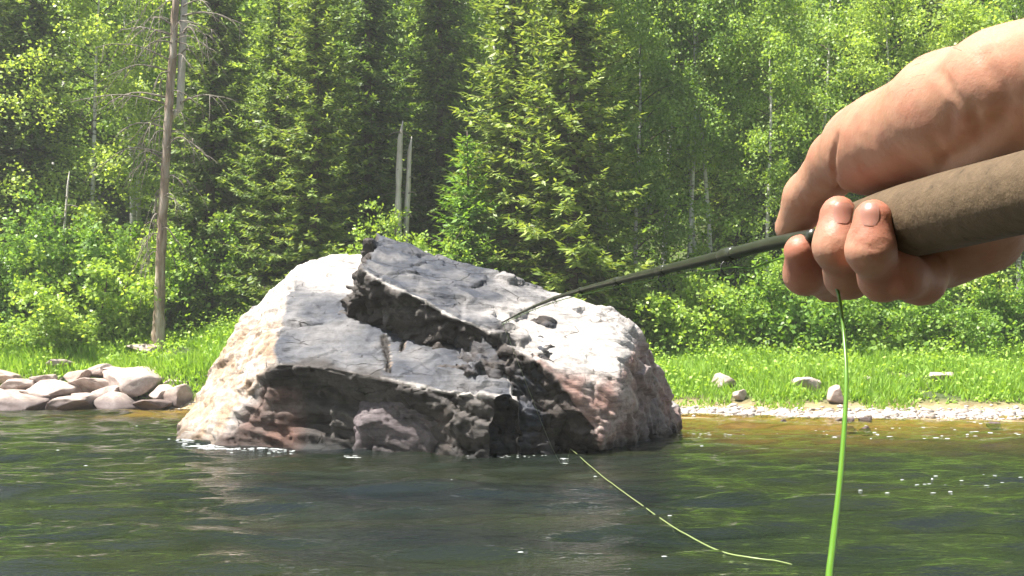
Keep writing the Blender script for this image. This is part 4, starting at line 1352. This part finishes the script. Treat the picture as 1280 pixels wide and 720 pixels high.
ARM = np.array([.36, -.93, .03]); ARM /= np.linalg.norm(ARM)
MCP = {'index': pt(1085, 318, .50), 'middle': pt(1110, 325, .475), 'ring': pt(1140, 325, .447), 'pinky': pt(1178, 316, .418)}
FING = {
    'index': [(MCP['index'], .0115), (pt(1040, 350, .492), .0098), (pt(1006, 343, .466), .0088), (pt(1001, 314, .456), .0078)],
    'middle': [(MCP['middle'], .0118), (pt(1061, 345, .416), .0088), (pt(1045, 308, .400), .0083), (pt(1048, 267, .402), .0073)],
    'ring': [(MCP['ring'], .0112), (pt(1104, 347, .384), .0084), (pt(1088, 312, .366), .0079), (pt(1091, 272, .366), .0069)],
    'pinky': [(MCP['pinky'], .0105), (pt(1150, 350, .392), .0088), (pt(1128, 345, .378), .0078), (pt(1118, 326, .376), .0068)],
}
THUMB = [(pt(1105, 172, .405), .0165), (pt(1050, 200, .442), .0128), (pt(1012, 246, .474), .0112), (pt(991, 284, .490), .0088)]


def chain(P, ch, k):
    d = None
    for (a, ra), (b, rb) in zip(ch[:-1], ch[1:]):
        e = cone(P, a, b, ra, rb)
        d = e if d is None else smin(d, e, k)
    return d


def hand_sdf(P):
    wa, wb = HS['wrist_a'], HS['wrist_b']
    fa, fb = wa + ARM * 0.27 + np.array([.005, 0, -.004]), wb + ARM * 0.27 + np.array([.012, 0, -.012])
    palm = smin(cone(P, wa, fa, .0172, .027), cone(P, wb, fb, .0180, .027), .018)
    palm = smin(palm, cone(P, wa, pt(1184, 136, .361), .0172, .0185), .008)
    palm = smin(palm, cone(P, pt(1184, 136, .361), pt(1082, 182, .420), .0185, .0178), .012)       # ball of the thumb
    palm = smin(palm, cone(P, pt(1150, 170, .385), pt(1100, 195, .42), .017, .015), .012)
    palm = smin(palm, cone(P, wb, pt(1222, 286, .398), .0195, .0160), .016)                         # heel on the little-finger side
    palm = smin(palm, cone(P, pt(1222, 286, .398), MCP['pinky'], .016, .0125), .012)
    for k in ('index', 'middle', 'ring', 'pinky'):
        palm = smin(palm, cone(P, pt(1225, 165, .372), MCP[k], .0165, .0120), .012)
    palm = smin(palm, chain(P, THUMB, .006), .007)
    out = palm
    for k in ('index', 'middle', 'ring', 'pinky'):
        f = smin(palm, chain(P, FING[k], .006), .006) if k == 'pinky' else smin(palm + .0, chain(P, FING[k], .006), .004)
        out = np.minimum(out, f)
    return out


def ray_hits(pp, t0=0.22):
    c = np.array([0, 0, CAM_H]); d = np.array([unit(pt(a, b, 1.0) - c) for a, b in pp]); t = np.full(len(pp), t0)
    for _ in range(60):
        p = c + d * t[:, None]
        t = t + 0.85 * hand_sdf((p[:, 0], p[:, 1], p[:, 2]))
    return c + d * t[:, None]


h = 0.0015
lo = np.array([.115, .02, 1.44]); hi = np.array([.345, .545, 1.665])
lo = np.minimum(lo, HS['wrist_a'] + ARM * .33 - .045 * np.array([1, 0, 1])); 
ax = [np.arange(lo[i], hi[i], h) for i in range(3)]
X, Y, Z = np.meshgrid(*ax, indexing='ij')
X, Y, Z = X.astype(np.float32), Y.astype(np.float32), Z.astype(np.float32)
f = hand_sdf((X, Y, Z))
V, Q = surface_nets(f, lo, h)
del X, Y, Z, f
Nh = normals_of(V, Q)
# creases pressed into the skin
def groove(poly, w, depth):
    pts = ray_hits(poly)
    d = np.full(len(V), 9.0)
    for a, b in zip(pts[:-1], pts[1:]): d = np.minimum(d, seg_dist((V[:, 0], V[:, 1], V[:, 2]), a, b))
    return -depth * np.exp(-(d / w) ** 2)
off = np.zeros(len(V))
off += groove([(1046, 172), (1041, 192), (1043, 218), (1050, 236)], .0016, .0017)
off += groove([(1172, 88), (1186, 105), (1199, 124), (1213, 137), (1221, 152)], .0022, .0008)
off += groove([(1190, 138), (1187, 166)], .0020, .0008)
off += groove([(1220, 138), (1219, 168)], .0020, .0009)
off += groove([(1226, 70), (1238, 92), (1252, 112), (1258, 128), (1246, 150)], .0026, .0008)
off += groove([(1176, 206), (1200, 190), (1222, 174), (1250, 152)], .0036, .0018)
off += groove([(1168, 176), (1180, 198)], .0026, .0009)
for pts in ([(1030, 300), (1048, 304), (1064, 299)], [(1072, 306), (1090, 309), (1107, 303)], [(1030, 308), (1048, 312), (1064, 306)], [(990, 254), (1004, 262), (1020, 270)]):
    off += groove(pts, .0009, .0005)
off += 0.00025 * fbm(V * 260, 2) + 0.0005 * fbm(V * 60, 2)
V = V + Nh * off[:, None]


def skin_material():
    m, nt, out = new_mat('skin')
    n = noise_tex(nt, 26, 4, 0.6); n2 = noise_tex(nt, 240, 4, 0.6)
    at = nt.nodes.new('ShaderNodeAttribute'); at.attribute_name = 'blush'
    c = ramp(nt, n, [(0.3, (0.34, 0.165, 0.10)), (0.7, (0.42, 0.24, 0.165))])
    c = mixc(nt, at.outputs['Fac'], c, (0.33, 0.105, 0.07))
    p = N(nt, 'ShaderNodeBsdfPrincipled', Roughness=0.5)
    p.inputs['Subsurface Weight'].default_value = 0.2
    p.inputs['Subsurface Radius'].default_value = (1.0, 0.35, 0.2)
    p.inputs['Subsurface Scale'].default_value = 0.006
    p.inputs['Specular IOR Level'].default_value = 0.35
    nt.links.new(c, p.inputs['Base Color'])
    n4 = noise_tex(nt, 95, 3, 0.6)
    c = mixc(nt, ramp(nt, n4, [(0.45, (0, 0, 0)), (0.75, (0.5, 0.5, 0.5))]), c, (0.31, 0.105, 0.07))
    nt.links.new(c, p.inputs['Base Color'])
    b = N(nt, 'ShaderNodeBump', Strength=0.30, Distance=0.0009); nt.links.new(n2, b.inputs['Height'])
    n5 = noise_tex(nt, 1100, 3, 0.6)
    b5 = N(nt, 'ShaderNodeBump', Strength=0.35, Distance=0.0003); nt.links.new(n5, b5.inputs['Height']); nt.links.new(b.outputs[0], b5.inputs['Normal'])
    nt.links.new(b5.outputs[0], p.inputs['Normal'])
    nt.links.new(p.outputs[0], out.inputs[0])
    return m


M['skin'] = skin_material()
me = mesh_np('person', V, Q, M['skin'], True)
bl = np.zeros(len(V))
for k in FING: bl = np.maximum(bl, 0.75 * np.exp(-(np.linalg.norm(V - FING[k][3][0], axis=1) / .014) ** 2))
bl = np.maximum(bl, 0.5 * np.exp(-(seg_dist((V[:, 0], V[:, 1], V[:, 2]), pt(1060, 232, .415), pt(1180, 205, .37)) / .012) ** 2))
a = me.attributes.new('blush', 'FLOAT', 'POINT'); a.data.foreach_set('value', bl.astype(np.float32))
person = tag(obj('person', me), 'bare hand and wrist of an angler gripping the fishing rod', 'person')


def nail(px, py, ax_px, half_w, half_l, t0):
    """Curved nail plate laid on the skin around photo pixel (px, py); ax_px is the finger's direction there."""
    u = np.linspace(-1, 1, 9); pp = []
    for a in u:
        for b in u:
            w = half_w * (1 - 0.18 * max(0, -b) ** 2) * math.sqrt(max(0.0, 1 - 0.55 * b ** 4))
            pp.append((px + a * w * -ax_px[1] + b * half_l * ax_px[0], py + a * w * ax_px[0] + b * half_l * ax_px[1]))
    R = ray_hits(pp, t0)
    aa = np.repeat(u, 9)
    R = R - unit(R - np.array([0, 0, CAM_H])) * (0.00025 * (1.15 - 0.6 * aa * aa))[:, None]
    n = 9
    i = np.arange(n - 1)[:, None] * n; j = np.arange(n - 1)[None, :]
    q = np.stack([i + j, i + n + j, i + n + j + 1, i + j + 1], -1).reshape(-1, 4)
    back = R + unit(R - np.array([0, 0, CAM_H])) * 0.0012
    m_ = mesh_np('fingernail', np.concatenate([R, back]), [np.concatenate([q, q[:, ::-1] + n * n])], M['nail'], True)
    o = obj('fingernail', m_, person)
    return o


m, nt, out = new_mat('nail')
p = N(nt, 'ShaderNodeBsdfPrincipled', Roughness=0.36); p.inputs['Base Color'].default_value = (0.30, 0.14, 0.105, 1)
p.inputs['Subsurface Weight'].default_value = 0.2; p.inputs['Subsurface Scale'].default_value = 0.003
nt.links.new(p.outputs[0], out.inputs[0]); M['nail'] = m
nail(1053, 266, (0.08, -1.0), 11, 13, 0.3)
nail(1087, 268, (0.05, -1.0), 12, 14, 0.3)

# fine arm hair on the wrist and forearm
gh = np.random.default_rng(5)
sel = np.flatnonzero((Nh[:, 2] > .15) & (V[:, 1] < .36) & (V[:, 1] > .20))
hb = Bag()
for i in gh.choice(sel, 260):
    d0 = unit(Nh[i] * .75 - ARM * 1.0 + gh.normal(0, .35, 3)); L = gh.uniform(.004, .010)
    tt = np.linspace(0, 1, 5)[:, None]
    hb.add(*tube(V[i] - Nh[i] * .0003 + d0 * L * tt - Nh[i] * (.4 * L) * tt ** 2, np.linspace(.00006, .00002, 5), 3, False))
obj('hair', hb.mesh('arm_hair', simple_mat('hair', [(0.3, (0.10, 0.06, 0.035)), (0.7, (0.16, 0.10, 0.06))], 50, 0.5, 0), True), person)['kind'] = 'stuff'

# rod
rod = tag(empty('fishing_rod', pt(1100, 290, rod_depth(1100))), 'dark bent fly rod with worn cork grip held in the hand', 'fishing rod')
rod_inv = Matrix.Translation(-Vector(pt(1100, 290, rod_depth(1100))))
def rod_part(name, me, parent=None):
    o = obj(name, me, parent or rod)
    if parent is None: o.matrix_parent_inverse = rod_inv
    return o
blank_px = [(1020, 295), (965, 304.5), (900, 320.5), (835, 336), (780, 349), (730, 361.5), (690, 374), (655, 389), (628, 403)]
blank_d = [.447, .50, .575, .69, .84, 1.05, 1.32, 1.65, 2.02]
def smooth_path(P, n):
    P = np.asarray(P, float); t = np.arange(len(P)); tt = np.linspace(0, len(P) - 1, n)
    out = np.empty((n, P.shape[1]))
    for q, s in enumerate(tt):
        i = min(int(s), len(P) - 2); f = s - i
        p0, p1, p2, p3 = P[max(i - 1, 0)], P[i], P[i + 1], P[min(i + 2, len(P) - 1)]
        out[q] = 0.5 * ((2 * p1) + (p2 - p0) * f + (2 * p0 - 5 * p1 + 4 * p2 - p3) * f * f + (3 * p1 - p0 - 3 * p2 + p3) * f ** 3)
    return out
BP = smooth_path([pt(a[0], a[1], d) for a, d in zip(blank_px, blank_d)], 70)
s_len = np.concatenate([[0], np.cumsum(np.linalg.norm(np.diff(BP, axis=0), axis=1))]); s_len /= s_len[-1]
rad = 0.0036 * (1 - s_len) + 0.0014 * s_len
M['blank'] = simple_mat('rod_blank', [(0.3, (0.012, 0.014, 0.010)), (0.7, (0.035, 0.038, 0.026))], 60, 0.30, 0, spec=0.6)
b = Bag(); b.add(*tube(BP, rad, 10)); rod_part('blank', b.mesh('blank', M['blank'], True))
gp = [(1030, 294, .0048), (1050, 291, .0085), (1075, 287, .0118), (1105, 283, .0138), (1150, 272, .0142), (1200, 260, .0138), (1250, 248, .0132), (1300, 236, .0128), (1330, 229, .0128)]
GP = smooth_path([np.append(pt(a, c, rod_depth(a) + .016), r) for a, c, r in gp], 40)
extra_dir = unit(GP[-1, :3] - GP[-4, :3])
M['cork'] = simple_mat('worn_cork', [(0.27, (0.032, 0.023, 0.014)), (0.36, (0.085, 0.058, 0.033)), (0.75, (0.125, 0.086, 0.050))], 190, 0.75, 0.6, 260, bdist=0.0015)
b = Bag(); b.add(*tube(np.concatenate([GP[:, :3], GP[-1:, :3] + extra_dir * .004]), np.append(GP[:, 3], GP[-1, 3] * .9), 28)); rod_part('grip', b.mesh('grip', M['cork'], True))
M['seat'] = simple_mat('reel_seat_metal', [(0.3, (0.05, 0.05, 0.05)), (0.7, (0.09, 0.09, 0.09))], 80, 0.35, 0, spec=0.6)
b = Bag(); e0 = GP[-1, :3] + extra_dir * .0035
b.add(*tube(np.array([e0, e0 + extra_dir * .004, e0 + extra_dir * .085, e0 + extra_dir * .095]), [.0115, .0105, .0105, .012], 20)); rod_part('reel_seat', b.mesh('reel_seat', M['seat'], True))
M['guide'] = simple_mat('guide_wire', [(0.3, (0.03, 0.03, 0.03)), (0.7, (0.06, 0.06, 0.06))], 90, 0.3, 0, spec=0.7)
guide_pts = []
for i in (16, 27, 36, 44, 51, 57, 62, 66, 69):
    T = unit(BP[min(i + 1, 69)] - BP[i - 1]); dn = unit(np.array([0, 0, -1.0]) - T * -T[2])
    big = .0042 if i == 16 else .0026
    c = BP[i] + dn * (rad[i] + big)
    a = np.linspace(0, 2 * math.pi, 17); sd = np.cross(T, dn)
    b = Bag(); b.add(*tube(c + big * (np.cos(a)[:, None] * dn + np.sin(a)[:, None] * sd), .0004, 5, False))
    for sg in (-1, 1): b.add(*tube(np.array([c - dn * big * .6, BP[i] + T * sg * .007 + dn * rad[i]]), .0005, 5))
    w = Bag(); w.add(*tube(np.array([BP[i] - T * .011, BP[i] - T * .009, BP[i] + T * .009, BP[i] + T * .011]), np.array([1.0, 1.16, 1.16, 1.0]) * rad[i], 9))
    go = rod_part('guide', b.mesh('guide', M['guide'], True))
    wo_ = obj('thread_wrap', w.mesh('thread_wrap', M['blank'], True), go)
    guide_pts.append(c)

# fly line: through the guides, over the fingers and down out of the hand
m, nt, out = new_mat('fly_line')
p = N(nt, 'ShaderNodeBsdfPrincipled', Roughness=0.35); p.inputs['Base Color'].default_value = (0.075, 0.17, 0.014, 1)
p.inputs['Subsurface Weight'].default_value = 0.1; p.inputs['Subsurface Scale'].default_value = 0.001
nt.links.new(p.outputs[0], out.inputs[0]); M['line'] = m
upper = [guide_pts[k] for k in range(len(guide_pts) - 1, -1, -1)] + [pt(940, 335, .535), pt(985, 321, .478), pt(1015, 335, .455)]
U = smooth_path(upper, 80)
b = Bag(); b.add(*tube(U, np.linspace(.0005, .0006, 80), 7))
hang = smooth_path([pt(1038, 345, .425), pt(1043, 356, .414), pt(1049, 372, .408), pt(1055, 420, .40), pt(1058, 475, .385), pt(1055, 540, .36), pt(1049, 610, .33), pt(1041, 680, .30), pt(1035, 740, .28), pt(1030, 900, .22)], 70)
b.add(*tube(hang, np.linspace(.00055, .0012, 70), 9))
fly = tag(obj('fly_line', b.mesh('fly_line', M['line'], True)), 'bright green fly line hanging straight down from the fingers', 'fishing line')
b = Bag()
P = []
for px, py in ((712, 562), (722, 570), (742, 588), (775, 613), (815, 643), (850, 666), (890, 687), (930, 699), (985, 704)):
    d = FPX * CAM_H / (py - 430.5)
    P.append([(px - 640) / FPX * d, d, 0.0])
P = smooth_path(P, 90)
zw = water_z(P[:, 0][:, None], P[:, 1][:, None])[:, 0]
P[:, 2] = np.convolve(np.pad(zw, 12, mode='edge'), np.ones(25) / 25, 'valid') + 0.022
P[-6:, 2] -= np.linspace(0, .02, 6)
b.add(*tube(P, np.linspace(.0045, .006, 90), 7))
b.add(*tube(smooth_path([P[0], (P[0] * 2 + BP[-1]) / 3 - np.array([0, 0, .25]), (P[0] + BP[-1] * 2) / 3 - np.array([0, 0, .2]), BP[-1]], 40), .0005, 5))
m, nt, out = new_mat('fly_line_wet')
p = N(nt, 'ShaderNodeBsdfPrincipled', Roughness=0.3); p.inputs['Base Color'].default_value = (0.22, 0.28, 0.10, 1)
nt.links.new(p.outputs[0], out.inputs[0])
tag(obj('fly_line', b.mesh('fly_line_afloat', m, True)), 'slack curve of green line lying on the water before the boulder', 'fishing line')
